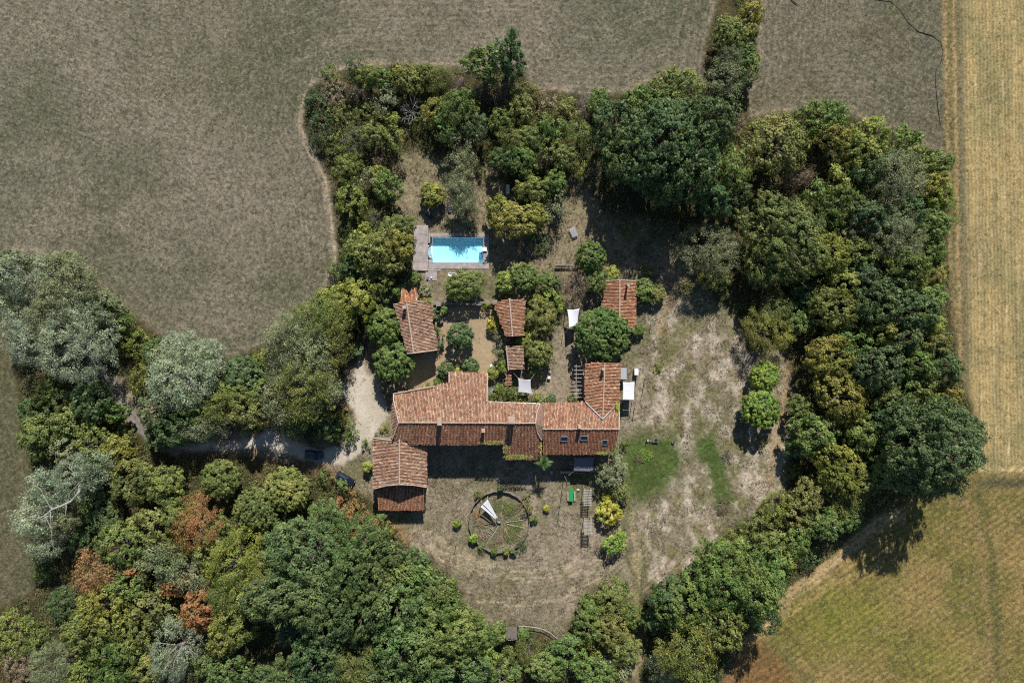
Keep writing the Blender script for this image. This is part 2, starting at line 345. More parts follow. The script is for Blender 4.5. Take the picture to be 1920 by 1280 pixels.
def build_ground():
    st = 0.38
    xs = np.arange(-122, 122 + st, st); ys = np.arange(-88, 88 + st, st)
    X, Y = np.meshgrid(xs, ys); ny, nx = X.shape
    px = 960 + X / S; py = 640 - Y / S
    n1 = vnoise(px / 30, py / 30, 1, 4) - 0.5; n2 = vnoise(px / 30, py / 30, 11, 4) - 0.5
    n3 = vnoise(px / 9, py / 9, 21, 3) - 0.5
    wx = px + 22 * n1 + 10 * n3; wy = py + 22 * n2 - 8 * n3
    big = vnoise(px / 190, py / 190, 31, 4); mid = vnoise(px / 60, py / 60, 41, 4); fin = vnoise(px / 16, py / 16, 51, 3)
    def C(*c): return np.array(alb(*c))[None, None, :]
    def mx(a, b, m): return a * (1 - m[..., None]) + b * m[..., None]
    one = np.ones_like(px)
    # --- stubble field of the west and north
    col = mx(C(122, 114, 97) * one[..., None], C(105, 102, 83), np.clip((big - 0.35) * 2.6, 0, 1))
    col = mx(col, C(132, 123, 106), np.clip((mid - 0.52) * 3.2, 0, 1))
    weed = np.clip(0.17 + 0.8 * (big - 0.45) + 0.5 * (mid - 0.5), 0, 1); straw = 0.6 * one; con = 0.55 * one
    g1 = np.exp(-(((px - 440) / 130) ** 2 + ((py - 110) / 130) ** 2)) + 0.8 * np.exp(-(((px - 520) / 70) ** 2 + ((py - 540) / 60) ** 2))
    weed = np.clip(weed + 0.3 * g1 * mid * 2, 0, 1)
    est = sd_poly(px, py, ESTATE); west = sd_poly(wx * 0.35 + px * 0.65, wy * 0.35 + py * 0.65, ESTATE)
    rowv = vnoise(px / 14, py / 14, 33, 3)
    row = est / 9.5; rowa = 0.19 * np.clip((210 - est) / 120, 0, 1) * (est > 6) * (px < 1790) * np.where(px > 560, 1.0, 0.6)
    swing = np.hypot(px + 420, (py - 1250) * 1.15)
    far = np.clip((est - 190) / 60, 0, 1) * (px < 640); row = np.where(far > 0.5, swing / 9.0, row); rowa = np.where(far > 0.5, 0.15, rowa)
    for dd, ww in ((40, 2.2), (58, 2.2), (110, 2.4), (128, 2.4)):
        col = mx(col, C(144, 132, 112), np.clip(np.exp(-((est - dd - 4 * n1) / ww) ** 2) * (rowv - 0.2) * 1.3, 0, 0.6) * (px < 1770) * (est > 0))
    tr_ = np.mod(swing + 10 * n1, 190.0); tram = np.exp(-((tr_ - 75) / 2.4) ** 2) + np.exp(-((tr_ - 93) / 2.4) ** 2)
    col = mx(col, C(138, 127, 108), np.clip(tram * (rowv - 0.2) * 0.9 * (px < 640) * (est > 150), 0, 0.5))
    ne = ((px > 1400) & (px < 1780)).astype(float)
    col = mx(col, C(112, 104, 84), ne * np.clip((mid - 0.3) * 2, 0, 1)); weed = np.clip(weed + 0.18 * ne, 0, 1)
    head = np.exp(-((est - 10 - 14 * n1 - 8 * n3) / 5.0) ** 2) * (est > 0) * np.clip(1.6 * fin - 0.1, 0, 1) * np.clip((vnoise(px / 45, py / 45, 36, 3) - 0.36) * 5, 0.1, 1)
    col = mx(col, C(158, 141, 118), np.clip(head * 0.75, 0, 1) * (px < 1790)); weed = weed * (1 - 0.6 * head)
    col = mx(col, C(104, 101, 76), np.clip(g1 * (0.2 + mid) * 0.6, 0, 0.5) * (est > 0))
    worn = np.exp(-((sd_line(px + 5 * n3, py + 5 * n1, [(700, 116), (655, 122), (592, 148), (567, 188), (562, 240), (584, 290), (607, 330), (620, 400), (628, 480), (600, 560)])) / 4.2) ** 2) * np.clip(0.3 + 1.2 * fin, 0, 1)
    col = mx(col, C(166, 150, 126), np.clip(worn, 0, 0.8)); weed = weed * (1 - 0.7 * worn)
    # --- small field at the lower left
    fl = ((px < 120) & (py > 560)).astype(float) * np.clip((px * -1 + 120) / 30, 0, 1)
    col = mx(col, C(104, 98, 74), fl); weed = np.clip(weed + 0.25 * fl, 0, 1)
    # --- stubble field of the east (straw lines run up and down)
    xe = px - (py / 1280) * 24 + 4 * n1
    east = np.clip((xe - 1796) / 6, 0, 1)
    strawc = mx(C(172, 150, 102) * one[..., None], C(150, 134, 94), np.clip((vnoise(px / 9, py / 120, 61, 3) - 0.35) * 2.5, 0, 1))
    strawc = mx(strawc, C(128, 122, 82), np.clip((mid - 0.56) * 3.2, 0, 0.8))
    ln = np.exp(-(((np.mod(xe - 1816, 24.0)) - 12) / 1.1) ** 2)
    strawc = mx(strawc, C(196, 176, 132), ln * np.clip(vnoise(px / 5, py / 30, 71, 3) * 1.3 - 0.1, 0, 1))
    col = mx(col, strawc, east); weed = weed * (1 - east) + east * 0.16; straw = straw * (1 - east) + 0.8 * east; con = con * (1 - east) + 0.30 * east
    row = np.where(xe > 1798, xe / 6.5, row); rowa = np.where(xe > 1798, 0.24, rowa)
    # --- headland of the south east
    ly = 868 + 6 * np.sin(px / 40) + 20 * n1
    se = np.clip((py - ly) / 14, 0, 1) * np.clip((est + 2) / 6, 0, 1) * (px > 1330)
    sec = mx(C(146, 124, 78) * one[..., None], C(122, 113, 62), np.clip((mid - 0.36) * 2.8, 0, 1))
    sec = mx(sec, C(148, 127, 86), np.clip((fin - 0.55) * 3, 0, 1))
    u = (px - 1420) * 0.82 + (py - 1110) * -0.57
    grn = np.exp(-(((px - 1580) / 110) ** 2 + ((py - 1160) / 70) ** 2)) + 0.7 * np.exp(-(((px - 1760) / 60) ** 2 + ((py - 1240) / 60) ** 2)); sec = mx(sec, C(126, 122, 56), np.clip(grn * (0.2 + 1.4 * fin), 0, 1))
    edge = np.exp(-((est - 16 + 14 * n1) / 12) ** 2); sec = mx(sec, C(186, 160, 118), np.clip(edge * (0.2 + 1.3 * fin), 0, 0.85) * (px < 1700))
    bare = sstep(sd_poly(wx, wy, [(1330, 1290), (1400, 1190), (1440, 1200), (1470, 1250), (1500, 1300)]), 14); sec = mx(sec, C(130, 97, 62), bare * 0.85)
    for pts, w_, cc in (([(1805, 905), (1835, 1010), (1850, 1130), (1855, 1290)], 7, (144, 122, 82)), ([(1830, 900), (1862, 1040), (1872, 1290)], 8, (104, 98, 60)),
                        ([(1430, 1190), (1560, 1090), (1640, 1060)], 4, (172, 148, 94)), ([(1640, 1185), (1770, 1150)], 5, (140, 124, 76)), ([(1440, 1200), (1530, 1290)], 5, (120, 112, 70))):
        lm = np.exp(-(sd_line(wx, wy, pts) / w_) ** 2) * (0.4 + 0.9 * fin); sec = mx(sec, C(*cc), np.clip(lm, 0, 0.9))
    lines = 0.5 + 0.5 * np.sin((px * 0.57 + py * 0.82 + 10 * n1) / 13 * 2 * np.pi); sec = sec * (1 - 0.16 * (lines * vnoise(px / 18, py / 18, 35, 3))[..., None])
    band = np.exp(-((py - 880 - 6 * n1) / 6) ** 2) * (px > 1835); sec = mx(sec, C(190, 168, 120), np.clip(band, 0, 1) * (0.5 + fin))
    band = np.exp(-((py - 905 - 8 * n1) / 10) ** 2) * (px > 1835); sec = mx(sec, C(100, 92, 66), np.clip(band, 0, 1) * (0.5 + fin))
    col = mx(col, sec, se); weed = weed * (1 - se) + se * np.clip(0.22 + 0.5 * (mid - 0.4), 0, 1); con = con * (1 - se) + 0.42 * se
    row = np.where(se > 0.5, (px * 0.57 + py * 0.82) / 11.0, row); rowa = np.where(se > 0.5, 0.25 * se, rowa)
    # --- farm track, two ruts beside the east field
    xt = px - (py / 1280) * 24 + 3 * n1
    tr = np.clip(1 - np.abs(xt - 1781) / 19, 0, 1) ** 0.5 * np.clip((875 - py) / 30, 0, 1)
    tcol = mx(C(128, 116, 78) * one[..., None], C(112, 106, 68), np.clip((mid - 0.4) * 3, 0, 1))
    for rx in (1771, 1788):
        r = np.exp(-((xt - rx) / 3.0) ** 2) * np.clip(0.55 + 1.0 * vnoise(px / 12, py / 60, 81, 3), 0, 1)
        tcol = mx(tcol, C(170, 141, 100), np.clip(r, 0, 1))
    trk = np.clip(tr * 1.3, 0, 1); col = mx(col, tcol, trk); weed = weed * (1 - trk) + 0.2 * trk
    dk = np.exp(-((xt - 1802) / 5) ** 2) * np.clip((875 - py) / 30, 0, 1); col = mx(col, C(112, 104, 78), dk * 0.75)
    # --- wood floor
    wood = sstep(west - 2, 5)
    wcol = mx(C(82, 70, 48) * one[..., None], C(62, 62, 36), np.clip((mid - 0.35) * 2.6, 0, 1)); wcol = mx(wcol, C(106, 88, 60), np.clip((fin - 0.58) * 4, 0, 1))
    col = mx(col, wcol, wood); weed = weed * (1 - wood) + 0.45 * wood; straw = straw * (1 - wood) + 0.25 * wood
    # --- garden: dry mown grass
    gd = sstep(sd_poly(wx, wy, GARDEN), 9)
    gcol = mx(C(147, 133, 112) * one[..., None], C(124, 117, 90), np.clip((mid - 0.40) * 3.4, 0, 1))
    pale = np.clip((vnoise(px / 20, py / 20, 91, 5) - 0.5) * 5, 0, 1); gcol = mx(gcol, C(158, 145, 126), pale * 0.35)
    eastg = np.clip((px - 1180) / 40, 0, 1) * np.clip((py - 560) / 60, 0, 1)
    gcol = mx(gcol, C(190, 176, 156), eastg * np.clip((vnoise(px / 15, py / 22, 95, 5) - 0.46) * 4.5, 0, 0.78))
    gcol = mx(gcol, C(112, 108, 66), eastg * np.clip((vnoise(px / 17, py / 26, 96, 5) - 0.50) * 5, 0, 0.8))
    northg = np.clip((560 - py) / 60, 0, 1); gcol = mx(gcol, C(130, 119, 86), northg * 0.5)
    row = np.where(gd > 0.5, np.hypot(px - 960, (py - 860) * 1.1) / 8.0, row); rowa = np.where(gd > 0.5, 0.16 * np.clip((py - 1020) / 30, 0, 1), np.where(est < 0, 0, rowa))
    mow = 0.5 + 0.5 * np.sin((np.hypot(px - 960, (py - 860) * 1.1) + 6 * n1) / 9 * 2 * np.pi)
    gcol = gcol * (1 - 0.08 * (mow * np.clip((py - 1030) / 30, 0, 1))[..., None])
    for pts, w_, cc in (([(1186, 960), (1192, 1060), (1200, 1150), (1198, 1290)], 5, (160, 146, 106)), ([(1208, 1000), (1206, 1080), (1200, 1150)], 4, (104, 104, 62)), ([(1172, 930), (1176, 1040), (1196, 1110)], 5, (104, 104, 62)),
                        ([(780, 985), (820, 1010), (880, 1045), (960, 1070)], 4, (176, 160, 128)), ([(1440, 900), (1470, 780), (1480, 680)], 10, (158, 136, 104)),
                        ([(740, 1000), (820, 1035), (900, 1062), (980, 1070), (1070, 1058), (1140, 1040), (1185, 1010)], 3.4, (178, 162, 134)), ([(748, 1010), (830, 1050), (910, 1078), (990, 1085), (1080, 1074), (1150, 1060)], 3.4, (178, 162, 134)), ([(890, 1120), (960, 1140), (1050, 1120), (1120, 1085)], 3.2, (172, 156, 128)), ([(1010, 905), (1020, 1000), (1060, 1090), (1120, 1110)], 3.5, (112, 108, 74)),
                        ([(560, 905), (650, 935), (700, 975), (760, 1010)], 16, (150, 118, 78)), ([(1250, 460), (1254, 560), (1240, 620)], 7, (156, 132, 100))):
        lm = np.exp(-(sd_line(wx, wy, pts) / w_) ** 2) * (0.4 + 0.8 * fin); gcol = mx(gcol, C(*cc), np.clip(lm, 0, 0.85))
    gw = np.clip(0.02 + 0.7 * (mid - 0.5), 0, 1)
    greeng = np.exp(-(((px - 1090) / 50) ** 2 + ((py - 905) / 40) ** 2)) + 0.8 * np.exp(-(((px - 936) / 55) ** 4 + ((py - 977) / 56) ** 4)) + 0.8 * np.exp(-(((px - 660) / 40) ** 2 + ((py - 885) / 25) ** 2)) + 0.7 * np.exp(-(((px - 870) / 80) ** 2 + ((py - 545) / 25) ** 2))
    gcol = mx(gcol, C(96, 98, 58), np.clip(greeng * (0.35 + 0.8 * mid), 0, 0.8))  # greener patches of garden ground, one filling the wheel garden
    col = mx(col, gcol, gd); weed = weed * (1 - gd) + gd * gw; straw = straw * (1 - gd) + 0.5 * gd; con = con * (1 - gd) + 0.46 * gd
    # brown litter west of the barn
    lit = sstep(sd_poly(wx, wy, [(340, 850), (480, 850), (620, 870), (640, 905), (560, 905), (500, 900), (400, 880)]), 12); col = mx(col, C(118, 92, 66), lit * 0.8)
    # --- lawns
    lw = np.maximum(sstep(sd_poly(wx, wy, LAWN1), 16), sstep(sd_poly(wx, wy, LAWN2), 9))
    col = mx(col, mx(C(82, 98, 48) * one[..., None], C(70, 90, 38), np.clip((fin - 0.3) * 2, 0, 1)), np.clip(lw * 1.0, 0, 0.95)); con = con * (1 - lw) + 0.42 * lw; straw *= (1 - 0.8 * lw)
    # --- gravel drive, court of beaten gravel, lane
    dr = sstep(sd_poly(wx * 0.5 + px * 0.5, wy * 0.5 + py * 0.5, DRIVE), 4)
    col = mx(col, mx(C(204, 193, 175) * one[..., None], C(174, 160, 138), np.clip((mid - 0.4) * 2.5, 0, 1)), dr); weed *= (1 - dr); straw *= (1 - dr); con = con * (1 - dr) + 0.12 * dr
    yd = sstep(sd_poly(wx * 0.3 + px * 0.7, wy * 0.3 + py * 0.7, YARD), 4)
    col = mx(col, mx(C(176, 155, 124) * one[..., None], C(160, 140, 112), np.clip((mid - 0.4) * 2.5, 0, 1)), yd); weed *= (1 - yd); straw *= (1 - 0.9 * yd); con = con * (1 - yd) + 0.14 * yd
    ld = sd_line(px + 5 * n1, py + 5 * n2, LANE); la = sstep(ld - 8, 2.5)
    lcol = mx(C(140, 136, 130) * one[..., None], C(120, 104, 80), np.exp(-((ld) / 2.2) ** 2) * 0.8)
    col = mx(col, lcol, la); weed *= (1 - la); straw *= (1 - la); con = con * (1 - la) + 0.08 * la
    # relief
    Z = 0.05 * (fin - 0.5) + 0.10 * (mid - 0.5) * (1 - gd) ; Z *= (1 - np.maximum(np.maximum(dr, yd), la)); Z += 0.0
    pool = (px > 800) & (px < 911) & (py > 443) & (py < 503)
    region = np.zeros(px.shape, int)                                      # 0 west field
    region[est < 0] = 5
    region[gd > 0.5] = 4
    region[(xe > 1800) & (est > 0)] = 1
    region[(se > 0.5)] = 2
    region[(np.abs(xt - 1781) < 19) & (py < 868) & (est > 0)] = 3
    region[lw > 0.5] = 6; region[dr > 0.5] = 7; region[yd > 0.5] = 8; region[la > 0.5] = 9
    V = np.stack([X, Y, Z], -1).reshape(-1, 3)
    idx = np.arange(ny * nx).reshape(ny, nx)
    Q = np.stack([idx[:-1, :-1], idx[:-1, 1:], idx[1:, 1:], idx[1:, :-1]], -1).reshape(-1, 4)
    reg = region[:-1, :-1].ravel(); keep = ~pool[:-1, :-1].ravel()
    colf = np.clip(col, 0.01, 0.9).reshape(-1, 3); mixf = np.stack([weed, straw, con, rowa * np.ones_like(px)], -1).reshape(-1, 4); rowf = row.reshape(-1)
    names = ['stubble_field', 'wheat_stubble_field', 'headland_field', 'farm_track', 'garden_ground', 'wood_floor', 'lawn', 'gravel_drive', 'gravel_court', 'paved_lane']
    labels = ['grey brown stubble field with green weeds', 'golden straw stubble field along the right edge', 'dry yellow brown headland field at the lower right', 'two rutted dirt farm track between the fields',
              'dry mown garden grass around the buildings', 'shaded leaf litter under the trees', 'patches of green lawn right of the farmhouse', 'pale gravel drive curving up to the farmhouse', 'sandy gravel court behind the farmhouse', 'narrow grey paved lane under the silver trees']
    for i, nm in enumerate(names):
        q = Q[(reg == i) & keep]
        if not len(q): continue
        u, inv = np.unique(q, return_inverse=True)
        me = np_mesh(nm, V[u], inv.reshape(-1, 4), {'col': colf[u], 'mixv': mixf[u], 'row': rowf[u]}, True)
        tag(link(nm, me, None, M['ground']), labels[i], None, None, 'structure')
    # the land beyond, out to the horizon: a frame of quads round the fine sheet
    a, b, c, d = xs[0], xs[-1], ys[0], ys[-1]; R = 4000
    vs_ = np.array([(-R, -R, 0), (R, -R, 0), (R, R, 0), (-R, R, 0), (a, c, 0), (b, c, 0), (b, d, 0), (a, d, 0)], float)
    qs = np.array([(0, 1, 5, 4), (1, 2, 6, 5), (2, 3, 7, 6), (3, 0, 4, 7)])
    cc = np.tile(np.array(alb(118, 108, 84)), (8, 1)); mm = np.tile(np.array((0.3, 0.5, 0.3, 0.0)), (8, 1))
    tag(link('ground', np_mesh('ground', vs_, qs, {'col': cc, 'mixv': mm}), None, M['ground']), 'open farmland beyond the fields', None, None, 'structure')
build_ground()

# ------------------------------------------------------------------ roofs of canal tiles, walls, chimneys
M['strip'] = simple('weathered_tile_strip', (0.34, 0.21, 0.15), 0.95, 0.35, 2.0, bump=0.5)
TILE_PAL = [((0.38, 0.19, 0.12), 5), ((0.31, 0.13, 0.085), 4), ((0.40, 0.225, 0.15), 5), ((0.45, 0.30, 0.215), 4), ((0.21, 0.085, 0.065), 3), ((0.40, 0.165, 0.09), 3), ((0.30, 0.225, 0.165), 2), ((0.16, 0.095, 0.075), 2), ((0.54, 0.43, 0.34), 2)]
def tile_slope(parent, pts, name='roof_slope', warm=1.0, seed=1, flat_tone=0.0, pale_wt=1.0):
    """one roof slope: a deck polygon with thickness and rows of half-round clay tiles laid down the slope"""
    P = [W(*p) for p in pts]; n = Vector((0, 0, 0))
    for a, b in zip(P, P[1:] + P[:1]): n += Vector(((a.y - b.y) * (a.z + b.z), (a.z - b.z) * (a.x + b.x), (a.x - b.x) * (a.y + b.y)))
    n.normalize()
    if n.z < 0: n = -n; P = P[::-1]
    c = sum(P, Vector()) / len(P)
    k = len(P); th = Vector((0, 0, -0.14))
    mb = MB().add(P + [p + th for p in P], [tuple(range(k)), tuple(range(2 * k - 1, k - 1, -1))] + [(i, k + i, k + (i + 1) % k, (i + 1) % k) for i in range(k)])
    deck = mb.build(name, M['roof'], parent)
    down = (Vector((0, 0, -1)) - n * (-n.z)).normalized(); ac = n.cross(down)
    U = np.array([[(p - c).dot(ac), (p - c).dot(down)] for p in P])
    g = np.random.default_rng(seed * 13 + 3); pitch, step, ln, r = 0.258, 0.34, 0.44, 0.096
    us = np.arange(U[:, 0].min() - 0.1, U[:, 0].max() + 0.1, pitch); vs_ = np.arange(U[:, 1].min() - 0.2, U[:, 1].max(), step)
    uu, vv = np.meshgrid(us, vs_); uu = uu.ravel(); vv = (vv + 0.0).ravel()
    uu = uu + g.normal(0, 0.012, len(uu)); vv = vv + g.normal(0, 0.015, len(vv)) + np.tile(g.normal(0, 0.06, len(us)), len(vs_))
    sd = sd_poly(uu, vv + ln * 0.45, [tuple(q) for q in U]); keep = sd < 0.06; uu, vv = uu[keep], vv[keep]; m = len(uu)
    # surface height of the (slightly twisted) deck under each tile
    A = np.array([[*q, 1] for q in U]); zz = np.array([(p - c).dot(n) for p in P]); co = np.linalg.lstsq(A, zz, rcond=None)[0]
    off = uu * co[0] + vv * co[1] + co[2]
    ang = np.linspace(0, math.pi, 5); prof = np.stack([np.cos(ang) * r, np.sin(ang) * r * 0.85], -1)
    V = np.zeros((m, 10, 3)); rot = g.normal(0, 0.03, m)
    for j in range(5):
        for e in range(2):
            s_ = 1.12 if e else 0.9
            du = prof[j, 0] * s_ + rot * (e - 0.5) * ln; dn = prof[j, 1] * s_ + 0.015 + (0.018 if e else 0.0)
            V[:, e * 5 + j, 0] = uu + du; V[:, e * 5 + j, 1] = vv + e * ln; V[:, e * 5 + j, 2] = dn + off
    Wd = np.array(c)[None, None] + V[..., 0:1] * np.array(ac) + V[..., 1:2] * np.array(down) + V[..., 2:3] * np.array(n)
    base = np.arange(m)[:, None, None] * 10
    q = np.array([[j, j + 1, 6 + j, 5 + j] for j in range(4)])[None] + base
    pal = np.array([p_[0] for p_ in TILE_PAL]); wt = np.array([p_[1] for p_ in TILE_PAL], float) * np.where(pal.mean(1) > 0.245, pale_wt, 1.0)  # more pale tiles on sunlit slopes, fewer on dim ones: weathering plus painted shade
    grid = g.choice(len(pal), (len(vs_), len(us)), p=wt / wt.sum())
    for r_ in range(1, len(vs_)): same = g.random(len(us)) < 0.12; grid[r_] = np.where(same, grid[r_ - 1], grid[r_])
    col = pal[grid.ravel()[keep]] * g.uniform(0.85, 1.15, m)[:, None]
    col = col * 0.72 + np.array([0.335, 0.175, 0.115]) * 0.28
    colrow = np.tile(np.clip(g.normal(0, 0.07, len(us)), -0.2, 0.2), len(vs_))[keep]; col = col * (1 + colrow)[:, None]
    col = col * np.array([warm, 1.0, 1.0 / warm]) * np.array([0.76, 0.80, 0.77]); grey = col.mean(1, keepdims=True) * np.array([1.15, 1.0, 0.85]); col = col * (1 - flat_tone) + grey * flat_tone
    me = np_mesh('tiles', Wd.reshape(-1, 3), q.reshape(-1, 4), {'tc': np.repeat(np.clip(col, 0.02, 0.85), 10, 0)}, True)
    t = link('tiles', me, deck, M['tile']); t['kind'] = 'stuff'
    return deck

def cap_line(parent, pts, w=0.115, up=0.05, name='ridge_tiles', mat='mortar'):
    """mortared ridge, hip or verge tiles: overlapping half rounds along a line"""
    mb = MB()
    for a, b in zip(pts[:-1], pts[1:]):
        a, b = W(*a), W(*b); d = b - a; L = d.length; d.normalize(); s = d.cross(Vector((0, 0, 1))).normalized(); u = s.cross(d)
        k = max(1, int(L / 0.42))
        for i in range(k):
            p0 = a + d * (L * i / k - 0.03); p1 = a + d * (L * (i + 1) / k + 0.03); vs_ = []
            for p, rr in ((p0, w * 0.92), (p1, w * 1.06)):
                for j in range(6):
                    t = math.pi * j / 5; vs_.append(p + s * (math.cos(t) * rr) + u * (math.sin(t) * rr * 0.8 + up))
            mb.add(vs_, [(j, j + 1, 7 + j, 6 + j) for j in range(5)] + [(0, 1, 2, 3, 4, 5), (11, 10, 9, 8, 7, 6)])
    return mb.build(name, M[mat], parent)

def walls(parent, pts, mat='stone', th=0.45):
    """wall ring: pts are (px, py, top height) of the outer faces"""
    P = [W(*p) for p in pts]; n = len(P); mb = MB()
    vs_ = [Vector((p.x, p.y, -0.2)) for p in P] + [Vector((p.x, p.y, p.z)) for p in P]
    mb.add(vs_, [(i, (i + 1) % n, n + (i + 1) % n, n + i) for i in range(n)])
    return mb.build('wall', M[mat], parent)

def chimney(parent, px, py, h0, h1, w, d, mat='stone'):
    p = W(px, py, h1); c = thing_part('chimney', parent); mb = MB()
    s = MB().box((p.x, p.y, (h0 + h1) / 2), (w, d, h1 - h0)).box((p.x, p.y, h1 + 0.05), (w + 0.14, d + 0.14, 0.10)).build('chimney', M[mat], parent)
    t = MB()
    t.box((p.x - w * 0.3, p.y, h1 + 0.22), (0.08, d * 0.8, 0.24)).box((p.x + w * 0.3, p.y, h1 + 0.22), (0.08, d * 0.8, 0.24)).box((p.x, p.y, h1 + 0.37), (w + 0.06, d + 0.06, 0.06))
    t.build('cowl', M['mortar'], s)
def thing_part(a, b): return None

def opening(parent, a, b, t, z, w, h, kind='window'):
    """window or door set on the wall that runs from a to b (px, py, h) at fraction t"""
    A, B = W(*a), W(*b); A.z = B.z = 0; d = (B - A).normalized(); nrm = Vector((d.y, -d.x, 0)); p = A.lerp(B, t); rz = math.atan2(d.y, d.x)
    fr = MB()
    for sx in (-1, 1): fr.box(p + d * sx * w / 2 + nrm * 0.02 + Vector((0, 0, z + h / 2)), (0.12, 0.16, h + 0.12), rz)
    for zz in (z - 0.03, z + h + 0.03): fr.box(p + nrm * 0.025 + Vector((0, 0, zz)), (w - 0.12, 0.16, 0.12), rz)
    f = fr.build(kind, M['plaster'], parent)
    if kind == 'window':
        MB().box(p + nrm * 0.0 + Vector((0, 0, z + h / 2)), (w - 0.1, 0.06, h - 0.05), rz).build('pane', M['glass'], f)
        for sx in (-1, 1): MB().box(p + d * sx * (w * 0.75 + 0.08) + nrm * 0.04 + Vector((0, 0, z + h / 2)), (w / 2, 0.05, h), rz).build('shutter', M['blue_paint'], f)
    else:
        MB().box(p + nrm * 0.01 + Vector((0, 0, z + h / 2)), (w - 0.1, 0.08, h - 0.03), rz).build('door_leaf', M['blue_paint'], f)

def skylight(parent, px, py, h, w, l, pitch):
    p = W(px, py, h); m = Matrix.Translation(p) @ Matrix.Rotation(pitch, 4, 'X')
    def bx(c, d):
        b = MB().box(c, d); b.v = [tuple(m @ Vector(v)) for v in b.v]; return b
    fr = bx((-w / 2, 0, 0.13), (0.09, l, 0.12)); 
    for c, d in (((w / 2, 0, 0.13), (0.09, l, 0.12)), ((0, l / 2, 0.131), (w - 0.09, 0.09, 0.12)), ((0, -l / 2, 0.131), (w - 0.09, 0.09, 0.12))):
        b = bx(c, d); fr.add(b.v, b.f)
    f = fr.build('skylight', M['frame'], parent)
    b = bx((0, 0, 0.12), (w - 0.09, l - 0.09, 0.03)); b.build('pane', M['sky_glass'], f)

T = 0.046
def hA(y): return 7.7 - T * abs(y - 792)
def hB(y): return 7.0 - T * abs(y - 804)
def with_h(f, pts): return [(x, y, f(y)) for x, y in pts]

house = thing('farmhouse', 'long L-shaped farmhouse with red tiled roofs, chimneys and three skylights', 'house', W(950, 790))
tile_slope(house, with_h(hA, [(738, 738), (815, 724), (842, 718), (842, 697), (914, 700), (913, 753), (1013, 757), (1004, 793), (747.5, 792)]), seed=1, pale_wt=2.0)
tile_slope(house, with_h(hA, [(747.5, 792), (1004, 793), (1015, 824), (1015, 861), (947, 860), (945, 832), (767, 832), (762, 824), (736, 822)]), seed=2, warm=1.06, pale_wt=0.2)
tile_slope(house, [(747.5, 792, 7.7), (736, 822, 6.42), (734, 772, 6.3), (738, 750, 5.95)], seed=3, flat_tone=0.3, pale_wt=0.3)
tile_slope(house, with_h(hB, [(1018, 756), (1098, 754), (1130, 786), (1156, 757), (1161, 757), (1161, 804), (1018, 804)]), seed=4, warm=1.04, pale_wt=1.7)
tile_slope(house, with_h(hB, [(1018, 804), (1161, 804), (1153, 850), (1018, 850)]), seed=5, warm=1.12, pale_wt=0.2)
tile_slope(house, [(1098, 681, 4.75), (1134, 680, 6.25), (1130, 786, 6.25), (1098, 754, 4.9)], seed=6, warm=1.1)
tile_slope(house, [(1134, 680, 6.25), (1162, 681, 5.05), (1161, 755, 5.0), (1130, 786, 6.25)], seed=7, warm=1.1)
# end strip of the higher roof
P = [W(1004, 793, 7.72), W(1013, 757, hA(757) + 0.05), W(1018, 757, 6.1), W(1018.5, 800, 7.0), W(1017, 826, 6.3), W(1015, 825, hA(825) + 0.05)]
MB().add(P + [p - Vector((0, 0, 0.2)) for p in P], [(0, 1, 2, 3), (0, 3, 4, 5), (11, 10, 9, 8, 7, 6)] + [(i, 6 + i, 6 + (i + 1) % 6, (i + 1) % 6) for i in range(6)]).build('verge_strip', M['strip'], house)
cap_line(house, [(747.5, 792, 7.78), (1004, 793, 7.78)]); cap_line(house, [(1018, 804, 7.08), (1161, 804, 7.08)]); cap_line(house, [(1134, 680, 6.33), (1130, 784, 6.33)])
cap_line(house, [(747.5, 792, 7.76), (738, 750, 6.02)], name='hip_tiles'); cap_line(house, [(747.5, 792, 7.76), (736, 822, 6.5)], 0.12, name='hip_tiles')
cap_line(house, [(738, 750, 6.0), (738, 738, 5.5)], 0.12, name='verge_tiles'); cap_line(house, [(738, 738, 5.5), (815, 724, 4.92)], 0.10, name='verge_tiles')
cap_line(house, [(1013, 757, 6.3), (1007, 772, 6.95), (1004, 793, 7.76), (1008, 812, 6.95), (1015, 824, 6.45)], 0.11, 0.05, 'verge_tiles')
cap_line(house, [(914, 700, 3.9), (913, 753, 6.12)], 0.12, name='verge_tiles'); cap_line(house, [(842, 697, 3.77), (842, 718, 4.65)], 0.10, name='verge_tiles'); cap_line(house, [(1161, 756, 5.05), (1161, 804, 7.05), (1153, 850, 5.14)], 0.10, name='verge_tiles')
cap_line(house, [(1098, 754, 4.98), (1130, 786, 6.33)], 0.11, 0.03, 'valley_flashing', 'metal'); cap_line(house, [(1130, 786, 6.33), (1157, 757, 5.1)], 0.11, 0.03, 'valley_flashing', 'metal')
cap_line(house, [(913, 753, hA(753) - .02), (1013, 757, hA(757) - .02)], 0.09, 0.0, 'gutter', 'metal'); cap_line(house, [(1098, 681, 4.73), (1098, 753, 4.86)], 0.08, 0.0, 'gutter', 'metal')
HW = with_h(lambda y: hA(y) - 0.28, [(741, 742), (816, 728), (845, 722), (845, 701), (911, 704), (911, 757), (1014, 760), (1014, 792), (1014, 822), (1012, 857), (950, 856), (948, 829), (770, 829), (765, 821), (740, 819), (740, 792)])
walls(house, HW, 'plaster')
EW = [(1017, 759, hB(759) - .3), (1101, 757, hB(757) - .3), (1101, 684, 4.6), (1134, 683, 5.95), (1159, 684, 4.85), (1158, 757, 4.75), (1158, 804, 6.7), (1151, 847, 4.95), (1017, 847, 4.95)]
walls(house, EW, 'stone')
